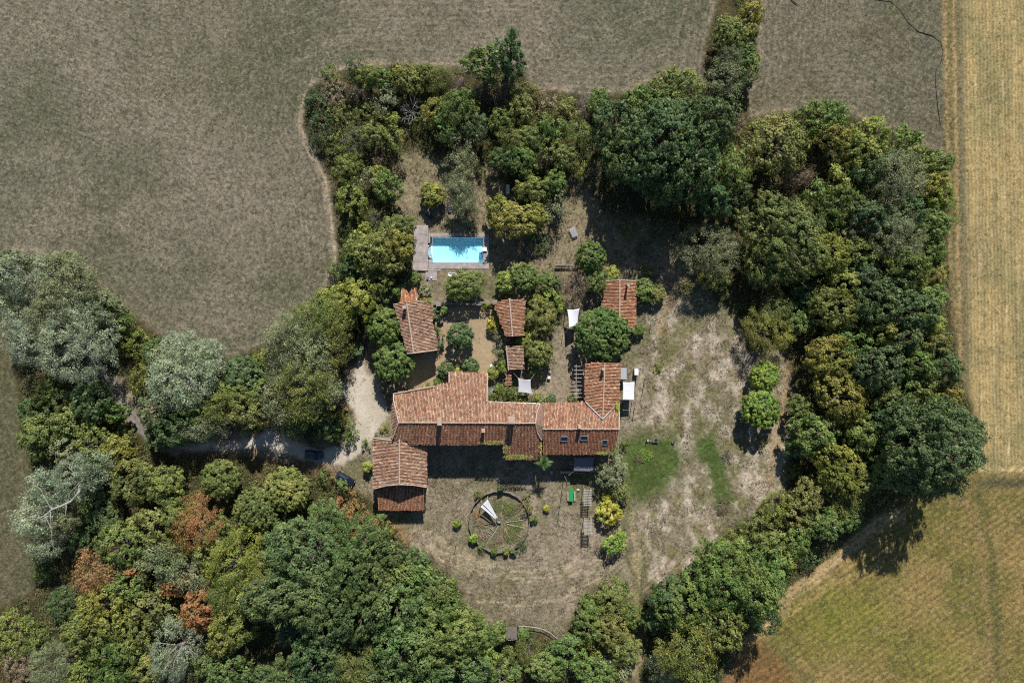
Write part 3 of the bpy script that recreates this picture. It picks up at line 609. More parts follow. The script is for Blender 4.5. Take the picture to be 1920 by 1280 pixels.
for px, py, h1, w, d in ((824, 790, 8.75, 0.65, 1.2), (906, 807, 7.9, 0.5, 0.55), (959, 788, 9.0, 1.05, 1.0), (1087, 800, 7.85, 0.5, 0.5), (1131, 692, 7.2, 0.4, 0.4)):
    chimney(house, px, py, h1 - 2.2, h1, w, d, 'mortar')
pt = math.atan(T * 10 * 0.98)
for px, py, w, l in ((1058, 822, 1.25, 0.95), (1095, 820.5, 1.25, 0.9), (1134, 828.5, 0.8, 0.95)): skylight(house, px, py, hB(py) + 0.06, w, l, pt)
for i, j, t, z, k in ((12, 11, .12, 1.0, 'window'), (12, 11, .30, 0.0, 'door'), (12, 11, .48, 1.0, 'window'), (12, 11, .66, 1.0, 'window'), (12, 11, .84, 0.0, 'door'), (12, 11, .2, 3.6, 'window'), (12, 11, .5, 3.6, 'window'), (12, 11, .8, 3.6, 'window'), (5, 6, .3, 1.0, 'window'), (5, 6, .7, 1.0, 'window'), (0, 1, .5, 1.0, 'window'), (3, 4, .3, 1.0, 'window'), (3, 4, .7, 0.0, 'door'), (15, 0, .5, 1.5, 'window')):
    opening(house, HW[i] if (i, j) != (12, 11) else HW[12], HW[j], t, z, 0.95, 2.1 if k == 'door' else 1.25, k)
for i, j, t, z, k in ((8, 7, .15, 1.0, 'window'), (8, 7, .4, 0.0, 'door'), (8, 7, .65, 1.0, 'window'), (8, 7, .85, 1.0, 'window'), (0, 1, .4, 1.0, 'window'), (4, 5, .4, 1.0, 'window'), (2, 3, .5, 1.0, 'window')):
    opening(house, EW[i], EW[j], t, z, 0.95, 2.1 if k == 'door' else 1.25, k)

barn = thing('barn', 'square barn with ridged tile roof and lower lean-to in front', 'barn', W(749, 880))
tile_slope(barn, [(701, 821, 4.65), (737, 826, 5.8), (749, 823, 6.2), (749, 908, 6.2), (725, 910, 5.42), (701, 916, 4.65)], seed=8, pale_wt=1.5, flat_tone=0.10)
tile_slope(barn, [(749, 823, 6.2), (762, 824, 5.78), (768, 832, 5.6), (799, 835, 4.6), (799, 913, 4.6), (775, 909, 5.36), (749, 908, 6.2)], seed=9, pale_wt=1.5, flat_tone=0.10)
tile_slope(barn, [(709, 910, 3.95), (794, 910, 3.95), (795, 955, 2.6), (709, 955, 2.6)], name='lean_to_roof', seed=10, warm=1.1, pale_wt=0.5)
cap_line(barn, [(749, 823, 6.27), (749, 908, 6.27)], 0.13); cap_line(barn, [(701, 916, 4.7), (725, 910, 5.47), (749, 908, 6.26), (775, 909, 5.42), (799, 913, 4.66)], 0.10, name='verge_tiles'); cap_line(barn, [(701, 821, 4.7), (737, 826, 5.86)], 0.12, name='verge_tiles')
cap_line(barn, [(762, 824, 5.84), (768, 832, 5.66)], 0.12, 0.05, 'valley_flashing', 'metal')
BW = [(704, 824, 4.5), (737, 828, 5.5), (749, 826, 5.9), (797, 836, 4.45), (797, 909, 4.45), (775, 906, 5.1), (749, 905, 5.95), (725, 907, 5.15), (704, 911, 4.5)]
walls(barn, BW); LW = [(711, 913, 3.6), (792, 913, 3.6), (792, 953, 2.4), (711, 953, 2.4)]; walls(barn, LW)
opening(barn, LW[3], LW[2], .5, 0, 2.2, 2.0, 'door'); opening(barn, BW[8], BW[0], .5, 1.2, 0.9, 1.0); opening(barn, BW[3], BW[4], .5, 0, 2.4, 2.8, 'door')

old = thing('old_house', 'old crooked tiled house between round trees and the gravel court', 'house', W(785, 610))
tile_slope(old, [(740, 569, 4.5), (762.6, 568, 5.2), (775.5, 662, 5.2), (764, 663, 4.83)], seed=11, pale_wt=1.5, flat_tone=0.12)
tile_slope(old, [(762.6, 568, 5.2), (806, 560, 3.8), (811, 588, 3.75), (811, 610, 3.85), (818, 634, 3.7), (819, 656, 3.75), (775.5, 662, 5.2)], seed=12, pale_wt=1.5, flat_tone=0.12)
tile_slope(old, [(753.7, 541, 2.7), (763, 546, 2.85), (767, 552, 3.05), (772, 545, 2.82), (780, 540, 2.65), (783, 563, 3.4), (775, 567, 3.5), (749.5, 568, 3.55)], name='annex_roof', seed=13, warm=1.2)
cap_line(old, [(762.6, 568, 5.27), (775.5, 662, 5.27)], 0.13); cap_line(old, [(764, 663, 4.88), (775.5, 662, 5.26), (819, 656, 3.82)], 0.10, name='verge_tiles')
OW = [(743, 571, 4.35), (763, 571, 4.95), (803, 564, 3.7), (808, 588, 3.6), (808, 612, 3.7), (815, 636, 3.55), (816, 654, 3.6), (775, 659, 4.95), (766, 660, 4.6)]
walls(old, OW); walls(old, [(752, 547, 2.6), (780, 546, 2.55), (781, 566, 3.2), (752, 566, 3.3)])
chimney(old, 758, 576, 4.0, 6.2, 0.5, 0.5, 'mortar'); opening(old, OW[8], OW[6], .5, 0, 1.0, 2.1, 'door'); opening(old, OW[5], OW[6], .5, 1.0, 0.8, 1.0); opening(old, OW[3], OW[4], .5, 0, 1.0, 2.0, 'door')

sb = thing('small_barn', 'small narrow tiled barn on the right of the gravel court', 'barn', W(956, 595))
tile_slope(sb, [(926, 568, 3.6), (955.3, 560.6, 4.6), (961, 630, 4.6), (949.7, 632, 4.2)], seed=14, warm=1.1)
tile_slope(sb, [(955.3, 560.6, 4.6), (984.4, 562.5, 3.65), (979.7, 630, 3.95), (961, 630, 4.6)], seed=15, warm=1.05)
cap_line(sb, [(955.3, 560.6, 4.67), (961, 630, 4.67)], 0.13)
SW_ = [(929, 571, 3.45), (955, 564, 4.35), (982, 565, 3.5), (977, 628, 3.75), (961, 628, 4.35), (951, 629, 3.95)]
walls(sb, SW_); opening(sb, SW_[5], SW_[3], .55, 0, 0.9, 2.0, 'door'); opening(sb, SW_[0], SW_[5], .5, 1.2, 0.8, 0.9)

sh = thing('lean_to_shed', 'little single-slope tiled shed above the pale grey sail', 'shed', W(966, 671))
tile_slope(sh, [(949, 648, 3.2), (980.6, 648, 2.55), (980.6, 692, 2.55), (953.5, 693.8, 3.15)], seed=16, pale_wt=1.5, flat_tone=0.25)
HW2 = [(951, 650, 3.0), (979, 650, 2.45), (979, 690, 2.45), (955, 691, 2.95)]; walls(sh, HW2); opening(sh, HW2[1], HW2[2], .5, 0, 0.9, 1.9, 'door')
cap_line(sh, [(949, 648, 3.26), (953.5, 693.8, 3.22)], 0.11, name='verge_tiles')

gw = thing('garden_wall', 'short garden wall capped with clay tiles below the shed', 'wall', W(955, 708))
walls(gw, [(951.5, 694.5, 2.2), (956, 694.5, 2.2), (955, 722, 2.2), (950.5, 722, 2.2)])
tile_slope(gw, [(949.5, 694, 2.2), (953.8, 694, 2.45), (953, 723, 2.45), (948.5, 723, 2.2)], name='coping', seed=17); tile_slope(gw, [(953.8, 694, 2.45), (958, 694, 2.2), (957, 723, 2.2), (953, 723, 2.45)], name='coping', seed=18)

ob = thing('tiled_barn', 'small barn with bright orange red tiles behind the big round tree', 'barn', W(1160, 570))
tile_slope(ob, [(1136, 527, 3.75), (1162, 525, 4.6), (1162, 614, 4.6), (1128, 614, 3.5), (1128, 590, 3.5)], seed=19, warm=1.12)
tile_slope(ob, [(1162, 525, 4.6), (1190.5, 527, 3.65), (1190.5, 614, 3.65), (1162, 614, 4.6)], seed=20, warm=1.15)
cap_line(ob, [(1162, 525, 4.68), (1162, 614, 4.68)], 0.12, mat='tile_plain' if 'tile_plain' in M else 'mortar'); cap_line(ob, [(1136, 527, 3.8), (1162, 525, 4.66), (1190.5, 527, 3.7)], 0.10, name='verge_tiles')
QW = [(1138, 530, 3.6), (1162, 528, 4.35), (1188, 530, 3.5), (1188, 611, 3.5), (1162, 611, 4.35), (1131, 611, 3.4)]
walls(ob, QW); chimney(ob, 1178, 535, 3.4, 5.9, 0.35, 0.35, 'concrete'); opening(ob, QW[5], QW[3], .75, 0, 1.2, 2.0, 'door'); opening(ob, QW[2], QW[3], .5, 1.1, 0.8, 0.9)

def world_parts(*roots):
    for r_ in roots:
        for ch in r_.children: ch.matrix_parent_inverse = Matrix.Translation(-r_.location)
world_parts(house, barn, old, sb, sh, gw, ob)

# ivy hanging over the farmhouse eaves
def foliage_patch(name, label, cat, px, py, h, rx, ry, hz, col, n, ls=0.26, seed=0, asp=0.55):
    g = np.random.default_rng(seed + 900); c = W(px, py, h)
    P_ = np.stack([g.uniform(-1, 1, n), g.uniform(-1, 1, n), g.uniform(0, 1, n)], -1); ok = P_[:, 0] ** 2 + P_[:, 1] ** 2 < 1 - 0.35 * g.random(n); P_ = P_[ok]; n = len(P_)
    P_ = P_ * np.array([rx * S, ry * S, hz]); nr = g.normal(size=(n, 3)) * 0.6 + np.array([0, 0, 1.0]); nr /= np.linalg.norm(nr, axis=1, keepdims=True)
    t = g.normal(size=(n, 3)); t -= nr * np.sum(t * nr, 1, keepdims=True); t /= np.linalg.norm(t, axis=1, keepdims=True); b = np.cross(nr, t)
    L_ = ls * g.uniform(0.6, 1.3, n)[:, None]
    V = np.stack([P_ - t * L_ / 2, P_ + b * L_ * asp / 2, P_ + t * L_ / 2, P_ - b * L_ * asp / 2], 1).reshape(-1, 3)
    me = np_mesh('leaves', V, np.arange(4 * n).reshape(-1, 4), {'v': np.repeat(np.clip(g.normal(0.5, 0.25, n), 0, 1), 4), 'd': np.repeat((g.random(n) < 0.06) * 0.8, 4)}); me.materials.append(M['leaf'])
    o = link(name, me); o.location = c; o.color = (*col, 1); tag(o, label, cat); return o
foliage_patch('ivy', 'ivy on the eave between the two right chimneys', 'ivy', 922, 829, 6.35, 26, 4, 0.3, (0.11, 0.10, 0.03), 400, seed=1)
foliage_patch('ivy', 'ivy along the front eave beside the palm', 'ivy', 972, 856, 5.5, 28, 5, 0.4, (0.10, 0.12, 0.025), 600, seed=2)
foliage_patch('ivy', 'ivy on the small eave step below the largest chimney', 'ivy', 947, 840, 5.7, 5, 10, 0.5, (0.10, 0.10, 0.03), 200, seed=3)
foliage_patch('ivy', 'ivy climbing the right front corner of the farmhouse', 'ivy', 1155, 838, 5.4, 5, 16, 0.6, (0.08, 0.10, 0.025), 300, seed=4)
foliage_patch('ivy', 'yellow green creeper on the roof valley beside the white sail', 'ivy', 1158, 763, 5.7, 4, 11, 0.3, (0.15, 0.17, 0.02), 220, seed=5)
foliage_patch('ivy', 'creeper on the front eave below the right skylight', 'ivy', 1135, 849, 5.5, 20, 3, 0.25, (0.09, 0.11, 0.025), 260, seed=6)
foliage_patch('ivy', 'yellow creeper strip where the two front roofs meet', 'ivy', 1014, 840, 6.0, 2.5, 14, 0.25, (0.20, 0.16, 0.04), 150, seed=7)
foliage_patch('ivy', 'creeper on the right verge of the old house', 'ivy', 800, 563, 3.9, 14, 5, 0.4, (0.09, 0.12, 0.025), 260, seed=8)

# ------------------------------------------------------------------ pool and decks
def pool_outline(z):
    pts = [W(810.5, 445), W(906.5, 445), W(906.5, 493), W(810.5, 493)]
    arc = [W(810.5 - 9 * math.sin(a), 471.5 + 14 * math.cos(a)) for a in np.linspace(0.0, math.pi, 11)]
    return [Vector((p.x, p.y, z)) for p in pts[:3] + [pts[3]] + arc]
pool = thing('swimming_pool', 'rectangular turquoise swimming pool with rounded step bay at its left end', 'swimming pool', W(858, 469))
o0 = pool_outline(0.06); o1 = pool_outline(-1.05); n = len(o0)
MB().add(o0 + o1, [(i, n + i, n + (i + 1) % n, (i + 1) % n) for i in range(n)] + [tuple(range(2 * n - 1, n - 1, -1))]).build('basin', M['liner'], pool)
MB().add(pool_outline(-0.10), [tuple(range(n))]).build('water', M['water'], pool)
rim = MB()
for i in range(n):
    a, b = o0[i], o0[(i + 1) % n]
    if (a - b).length > 0.02:
        m_ = (a + b) / 2; rim.box((m_.x, m_.y, 0.09), ((a - b).length + 0.1, 0.14, 0.07), math.atan2(b.y - a.y, b.x - a.x))
rim.build('coping', M['concrete'], pool)
MB().add(*(lambda a: (a.v, a.f))(MB().box(W(802.0, 471.5, 0) + Vector((0.45, 0, -0.35)), (0.8, 2.3, 0.5)))).build('step', M['liner'], pool)
p = W(906.5, 469); MB().box((p.x + 0.15, p.y + 0.1, 0.28), (0.95, 0.7, 0.32)).box((p.x - 0.2, p.y + 0.1, 0.45), (0.3, 0.5, 0.06)).build('pump_box', M['white'], pool)
MB().box((p.x - 0.55, p.y - 0.95, -0.5), (0.5, 1.2, 0.9)).build('ladder_recess', M['blue'], pool)

def deck_panel(parent, x0, y0, x1, y1, z, along, wd=0.145, seed=0, name='deck_panel', clip=None):
    g = random.Random(seed); a, b = W(x0, y1), W(x1, y0); fr = MB()
    fr.box(((a.x + b.x) / 2, (a.y + b.y) / 2, z - 0.12), (b.x - a.x - 0.05, b.y - a.y - 0.05, 0.16)); f = fr.build(name, M['dark_wood'], parent)
    V = []; Fc = []; C = []; u0, u1 = (a.x, b.x) if along == 'y' else (a.y, b.y); k = int((u1 - u0) / wd)
    mb = MB()
    for i in range(k):
        u = u0 + (i + 0.5) * (u1 - u0) / k; w = (u1 - u0) / k - 0.018; dz = g.uniform(-0.006, 0.006)
        if along == 'y': mb.box((u, (a.y + b.y) / 2 + g.uniform(-.02, .02), z + dz), (w, b.y - a.y, 0.035))
        else: mb.box(((a.x + b.x) / 2 + g.uniform(-.02, .02), u, z + dz), (b.x - a.x, w, 0.035))
    o = mb.build('boards', M['deck'], f); o['kind'] = 'stuff'
deck = thing('pool_deck', 'weathered grey wooden deck around the left, lower and right sides of the pool', 'deck', W(790, 465))
for i, (y0, y1) in enumerate(((423, 440), (440, 457), (457, 474), (474, 491), (491, 508))): deck_panel(deck, 775, y0, 803, y1 - 0.3, 0.30, 'y', seed=i, name='deck_panel')
deck_panel(deck, 803.4, 493.8, 916.5, 504, 0.10, 'y', seed=9); deck_panel(deck, 907.3, 439, 917, 493.4, 0.10, 'x', seed=10)
deck_panel(deck, 798, 508.4, 819, 526, 0.10, 'y', seed=11); deck_panel(deck, 803.4, 486, 810, 493.4, 0.10, 'y', seed=12); deck_panel(deck, 803.4, 437, 807, 456, 0.10, 'y', seed=13); deck_panel(deck, 807.4, 437, 907, 444, 0.08, 'y', seed=15); deck_panel(deck, 803.4, 504.4, 826, 508, 0.10, 'y', seed=14)

world_parts(pool, deck)

# ------------------------------------------------------------------ shade sails
def sail(name, label, cs, mat, k=0.10, sag=0.12, posts=(), ropes=(), rope_mat='rope'):
    root = thing(name, label, 'shade sail', W(cs[0][0], cs[0][1])); root.location.z = 0
    base = root.location.copy(); C_ = [W(*c) - base for c in cs]; N = 14; ctr = sum(C_, Vector()) / 4; vs_ = []; fs = []
    for i in range(N + 1):
        for j in range(N + 1):
            u, v = i / N, j / N; p = C_[0].lerp(C_[1], u).lerp(C_[3].lerp(C_[2], u), v)
            s = k * (4 * u * (1 - u) * (2 * v - 1) ** 2 + 4 * v * (1 - v) * (2 * u - 1) ** 2)
            p = p + (ctr - p) * s; p.z -= sag * 16 * u * (1 - u) * v * (1 - v); vs_.append(p)
    for i in range(N):
        for j in range(N): a = i * (N + 1) + j; fs.append((a, a + 1, a + N + 2, a + N + 1))
    o = MB().add(vs_, fs).build('canvas', M[mat], root, True); sm = o.modifiers.new('thickness', 'SOLIDIFY'); sm.thickness = 0.015
    for a, b in ropes: MB().tube([W(*a) - base, W(*b) - base], 0.03, 5).build('rope', M[rope_mat], root)
    for a in posts: q = W(*a) - base; MB().tube([(q.x, q.y, 0), (q.x, q.y, q.z + 0.1)], 0.06, 6).build('post', M['pale_wood'], root)
    return root
sail('shade_sail', 'bright white four-cornered sail beside the big round tree', [(1063.5, 580, 2.6), (1086.5, 578, 3.0), (1083, 612, 2.4), (1067, 615, 3.1)], 'sail_white', 0.10, 0.1, [(1056, 628, 1.6), (1063, 578, 2.6), (1087, 577, 3.0)], [((1067, 615, 3.1), (1056, 628, 1.6))])
sail('shade_sail', 'pale grey sail with curved edges beside the farmhouse courtyard', [(971, 708, 2.6), (995, 711, 2.5), (999, 740, 2.4), (971, 736, 2.6)], 'sail_grey', 0.13, 0.1, [(1001, 703, 2.3), (972, 738, 2.6), (999, 741, 2.4)], [((971, 708, 2.6), (961, 697, 2.4)), ((976, 710, 2.6), (978, 694, 2.5)), ((995, 711, 2.5), (1001, 703, 2.3))])
sail('shade_sail', 'white rectangular sail at the right side of the farmhouse wing', [(1168, 716, 2.9), (1190, 715.5, 2.7), (1189, 751, 2.7), (1167.5, 750, 2.9)], 'sail_white', 0.05, 0.08, [(1168, 715, 2.9), (1190, 715, 2.7), (1190, 752, 2.7), (1166, 753, 2.4)], [((1167.5, 750, 2.9), (1166, 753, 2.4))])
sail('shade_sail', 'slate grey sail hung in front of the skylights', [(1075, 857, 3.3), (1115, 856, 3.0), (1113, 885, 2.4), (1075, 884, 2.4)], 'sail_dark', 0.08, 0.1, [(1067, 890, 1.8), (1129, 893, 1.2)], [((1075, 884, 2.4), (1067, 890, 1.8)), ((1113, 885, 2.4), (1129, 893, 1.2))])
sail('shade_sail', 'long white split sail over the wheel shaped garden', [(905.5, 945, 1.9), (914, 935, 2.0), (932.5, 970, 1.5), (931.8, 971, 1.5)], 'sail_white', 0.04, 0.02, [(902, 941, 2.0), (932.5, 971, 1.5), (914, 934, 2.0)], [((905.5, 945, 1.9), (902, 941, 2.0))])
sail('shade_sail', 'narrow white strip of the split sail over the wheel shaped garden', [(901, 949.5, 1.9), (904.5, 946.5, 1.9), (931.0, 971.0, 1.5), (929.5, 973, 1.5)], 'sail_white', 0.02, 0.02, [(900, 950, 1.9)], [])

# ------------------------------------------------------------------ pergolas and racks
def slatted(name, label, x0, y0, x1, y1, h, ns, mat='pale_wood', along='x', over=0.1):
    a, b = W(x0, y1, h), W(x1, y0, h); c = (a + b) / 2; root = thing(name, label, 'pergola', (c.x, c.y, 0)); w, l = b.x - a.x, b.y - a.y
    for sx in (-1, 1):
        MB().box((sx * w * 0.42, 0, h - 0.12), (0.09, l, 0.12)).build('beam', M[mat], root)
        for sy in (-1, 1): MB().box((sx * w * 0.42, sy * l * 0.47, (h - 0.18) / 2), (0.10, 0.10, h - 0.18)).build('post', M[mat], root)
    sl = None
    for i in range(ns):
        y = -l / 2 + (i + 0.5) * l / ns
        if sl is None: sl = MB().box((0, 0, 0), (w + 2 * over, 0.11, 0.06)).build('slat', M[mat], root); o = sl
        else: o = sl.copy(); COL.objects.link(o)
        o.location = (random.uniform(-.05, .05), y, h - 0.029); o.rotation_euler = (0, 0, random.uniform(-.04, .04))
    return root
slatted('pergola', 'weathered slatted pergola beside the green table', 1095, 917, 1109, 948, 2.3, 10)
slatted('pergola', 'lower slatted pergola left of the yellow round bush', 1096, 974, 1110, 1003, 2.5, 11)
slatted('pergola', 'open beam pergola along the left wall of the farmhouse wing', 1079, 683, 1096, 748, 2.9, 9, 'pale_wood', over=0.25)
MB_ = None

# ------------------------------------------------------------------ cars
def make_car(name, label, px, py, rz, L, Wd, paint):
    p = W(px, py, 0.8); root = thing(name, label, 'car', (p.x, p.y, 0), rz)
    prof = [(-.50, .34, .80, 0.86), (-.495, .62, .86, 0.95), (-.44, .82, .90, .96), (-.20, .86, .92, 1.0), (.18, .90, .92, 1.0), (.38, .84, .88, .96), (.47, .72, .80, .9), (.50, .50, .70, .8)]
    mb = MB(); vs_ = []; fs = []
    for x, zt, wt, wb in prof:
        X = x * L; hw = Wd / 2
        vs_ += [(X, -hw * wb, 0.24), (X, -hw * max(wb, wt), zt * 0.70), (X, -hw * wt, zt), (X, hw * wt, zt), (X, hw * max(wb, wt), zt * 0.70), (X, hw * wb, 0.24)]
    for i in range(len(prof) - 1):
        for k in range(6): fs.append((i * 6 + k, i * 6 + (k + 1) % 6, (i + 1) * 6 + (k + 1) % 6, (i + 1) * 6 + k))
    fs += [(5, 4, 3, 2, 1, 0), tuple(len(vs_) - 6 + k for k in range(6))]
    b = mb.add(vs_, fs).build('body', M[paint], root, False)
    cab = [(-.46, .86, .84), (-.39, 1.40, .72), (-.28, 1.47, .70), (.02, 1.47, .70), (.10, 1.42, .70), (.25, .88, .86)]
    vs_ = []; fs = []
    for x, z, w in cab: vs_ += [(x * L, -Wd / 2 * w, z), (x * L, Wd / 2 * w, z)]
    n = len(cab); gl = MB(); vv = vs_
    base_ = [(cab[0][0] * L, -Wd * .43, .80), (cab[0][0] * L, Wd * .43, .80), (cab[-1][0] * L, -Wd * .43, .80), (cab[-1][0] * L, Wd * .43, .80)]
    MB().add(vv[2:10], [(2 * i, 2 * i + 2, 2 * i + 3, 2 * i + 1) for i in (0, 1, 2)]).build('roof', M[paint], b)
    MB().add(vv[:4], [(0, 2, 3, 1)]).build('rear_window', M['glass'], b); MB().add(vv[8:12], [(0, 2, 3, 1)]).build('windscreen', M['glass'], b)
    for s in (0, 1): MB().add(vv[s::2], [tuple(range(n) if s == 0 else range(n - 1, -1, -1))]).build('side_window', M['glass'], b)
    for s in (-1, 1):
        MB().box((-.16 * L, s * Wd * .30, 1.50), (.36 * L, .04, .05)).build('roof_rail', M['frame'], b)
        MB().box((.17 * L, s * Wd * .50, .98), (.16, .18, .12)).build('mirror', M[paint], root)
        MB().box((.485 * L, s * Wd * .33, .62), (.06, .30, .14)).build('headlight', M['chrome'], root); MB().box((-.495 * L, s * Wd * .36, .66), (.05, .22, .16)).build('tail_light', M['red'], root)
        for x in (-.31, .32):
            m_ = MB(); m_.lathe((0, 0, 0), [(0.19, -0.11), (0.30, -0.10), (0.32, -0.05), (0.32, 0.05), (0.30, 0.10), (0.19, 0.11)], 18)
            m_.v = [(v[0] + x * L, v[2] + s * (Wd / 2 - 0.12), v[1] + 0.32) for v in m_.v]; wh = m_.build('wheel', M['black'], root)
            m_ = MB(); m_.lathe((0, 0, 0), [(0.05, -0.12), (0.18, -0.115), (0.18, 0.115), (0.05, 0.12)], 12); m_.v = [(v[0] + x * L, v[2] + s * (Wd / 2 - 0.12), v[1] + 0.32) for v in m_.v]; m_.build('rim', M['metal'], wh)
    return root
make_car('parked_car', 'black car parked on the grass left of the barn', 646, 899, math.radians(-30), 3.7, 1.72, 'car')
make_car('parked_car', 'dark blue car parked in the shade on the gravel drive', 588, 853, math.radians(-6), 3.4, 1.65, 'car_blue')

# ------------------------------------------------------------------ trees and shrubs
def unit(a): return a / (np.linalg.norm(a, axis=-1, keepdims=True) + 1e-9)

# kind: lobes, clump radius, leaves per clump, leaf length, width ratio, rosette, normal jitter, crown centre and half height (of h), clumps per m2 of crown surface, dry share
KP = {
 'oak':     dict(K=18, cr=0.56, nl=45, ls=0.270, asp=0.62, ros=0.25, jit=0.36, zc=0.60, za=0.42, dens=1.60, dry=0.012, core=0.62, out=0.84),
 'round':   dict(K=70, cr=0.34, nl=35, ls=0.261, asp=0.52, ros=0.70, jit=0.26, zc=0.54, za=0.47, dens=3.6, dry=0.0, core=0.86, out=0.86),
 'ash':     dict(K=20, cr=0.64, nl=50, ls=0.324, asp=0.38, ros=0.65, jit=0.36, zc=0.60, za=0.42, dens=1.40, dry=0.012, core=0.62, out=0.86),
 'fine':    dict(K=18, cr=0.72, nl=64, ls=0.261, asp=0.30, ros=0.35, jit=0.55, zc=0.58, za=0.44, dens=1.30, dry=0.03, core=0.60, out=0.86),
 'bramble': dict(K=24, cr=0.44, nl=33, ls=0.207, asp=0.50, ros=0.20, jit=0.5, zc=0.42, za=0.58, dens=2.2, dry=0.05, core=0.72, out=0.86),
 'twiggy':  dict(K=16, cr=0.55, nl=40, ls=0.288, asp=0.15, ros=0.80, jit=0.60, zc=0.52, za=0.50, dens=1.7, dry=0.40, core=0.68, out=0.84),
}
NOM = {'oak': [(1.6, 3.6), (3.4, 6.6), (5.2, 9.0), (8.0, 13.0)], 'round': [(0.8, 1.7), (1.7, 3.4), (3.4, 6.0), (5.2, 7.5)], 'ash': [(1.8, 4.5), (3.5, 7.5), (6.0, 11.0)],
       'fine': [(1.6, 3.8), (3.3, 6.6), (5.5, 10.0), (7.5, 12.0)], 'bramble': [(0.9, 1.2), (2.2, 2.4), (3.6, 3.4)], 'twiggy': [(1.2, 2.2), (2.4, 3.8), (3.6, 5.2)]}

def crown_mesh(kind, R, h, seed):
    p = KP[kind]; g = np.random.default_rng(seed)
    K = p['K']; zc, za = p['zc'] * h, p['za'] * h
    i = np.arange(K); ph = i * 2.39996 + g.uniform(0, 6.28); cz = 1 - (i + 0.5) / K * 1.45; cz = np.clip(cz + g.normal(0, 0.1, K), -0.55, 0.98)
    sr = np.sqrt(np.clip(1 - cz * cz, 0, 1)); rad = g.uniform(0.46 if kind != 'round' else 0.78, p['out'], K)
    LC = np.stack([np.cos(ph) * sr * rad, np.sin(ph) * sr * rad, cz * rad * 0.9], -1); LR = np.clip(1.06 - rad, 0.2, 0.46) * g.uniform(0.75, 1.15, K)
    if kind == 'round': LR = g.uniform(0.12, 0.19, K)
    LC = np.vstack([LC, [[g.uniform(-.12, .12), g.uniform(-.12, .12), 0]]]); LR = np.append(LR, p['core'])
    area = 4 * math.pi * R * R * 0.8; n = int(area * p['dens'] * 1.25)
    li = g.choice(K + 1, n, p=LR ** 2 / np.sum(LR ** 2)); d = unit(g.normal(size=(n, 3)) + np.array([0, 0, 0.35]))
    c = LC[li] + d * (LR[li] * g.uniform(0.84, 1.04, n))[:, None]
    dist = np.linalg.norm(c[:, None, :] - LC[None], axis=2) / LR[None]; dist[np.arange(n), li] = 9
    ok = (dist.min(1) > 0.80) & (c[:, 2] > -0.85)
    c, d, li = c[ok], d[ok], li[ok]; n = len(c)
    scale = np.array([R, R, za]); C3 = c * scale * g.uniform(0.94, 1.06, (n, 1)) + np.array([0, 0, zc])
    if kind in ('bramble',): C3[:, 2] = np.maximum(C3[:, 2], 0.15)
    lobe_v = g.uniform(0.0, 1.0, K + 1)
    nl = p['nl']; m = n * nl; ci = np.repeat(np.arange(n), nl)
    cs = g.uniform(0.7, 1.3, n)[ci]
    N0 = unit(d / np.array([1, 1, 1.2]))[ci]
    o = g.normal(size=(m, 3)); o = unit(o) * (g.uniform(0.25, 1.0, m) ** 0.6)[:, None]
    off = o * (p['cr'] * cs)[:, None] * np.array([1, 1, 0.75]); off += N0 * ((np.sum(o * N0, 1) < 0) * 0.0)[:, None]
    if kind in ('fine', 'twiggy'): off += N0 * (g.uniform(-0.5, 0.9, m) * p['cr'])[:, None]
    P = C3[ci] + off
    nr = unit(N0 * 0.55 + unit(o) * 0.50 + g.normal(size=(m, 3)) * p['jit'] + np.array([0, 0.0, 0.40]))
    t = unit(o + g.normal(size=(m, 3)) * (1.2 - p['ros'])); t = unit(t - nr * np.sum(t * nr, 1, keepdims=True)); b = np.cross(nr, t)
    L_ = p['ls'] * np.clip(g.lognormal(0, 0.38, m), 0.4, 2.0)[:, None]; Wd = L_ * p['asp'] * g.uniform(0.8, 1.25, m)[:, None]
    V = np.stack([P - t * L_ * 0.5, P + b * Wd * 0.5 + t * L_ * 0.08, P + t * L_ * 0.5 - nr * L_ * 0.12, P - b * Wd * 0.5 + t * L_ * 0.08], 1).reshape(-1, 3)
    V[:, 2] = np.maximum(V[:, 2], 0.05)
    cv = g.normal(0, 0.16, n)[ci] + (lobe_v[li][ci] - 0.5) * 0.35
    v = np.clip(0.5 + cv + g.normal(0, 0.17, m), 0, 1); dv = (g.random(m) < p['dry']).astype(float) * g.uniform(0.5, 1, m)
    q = np.arange(4 * m).reshape(-1, 4)
    me = np_mesh(kind + '_crown', V, q, {'v': np.repeat(v, 4), 'd': np.repeat(dv, 4)}); me.materials.append(M['leaf'])
    return me, C3

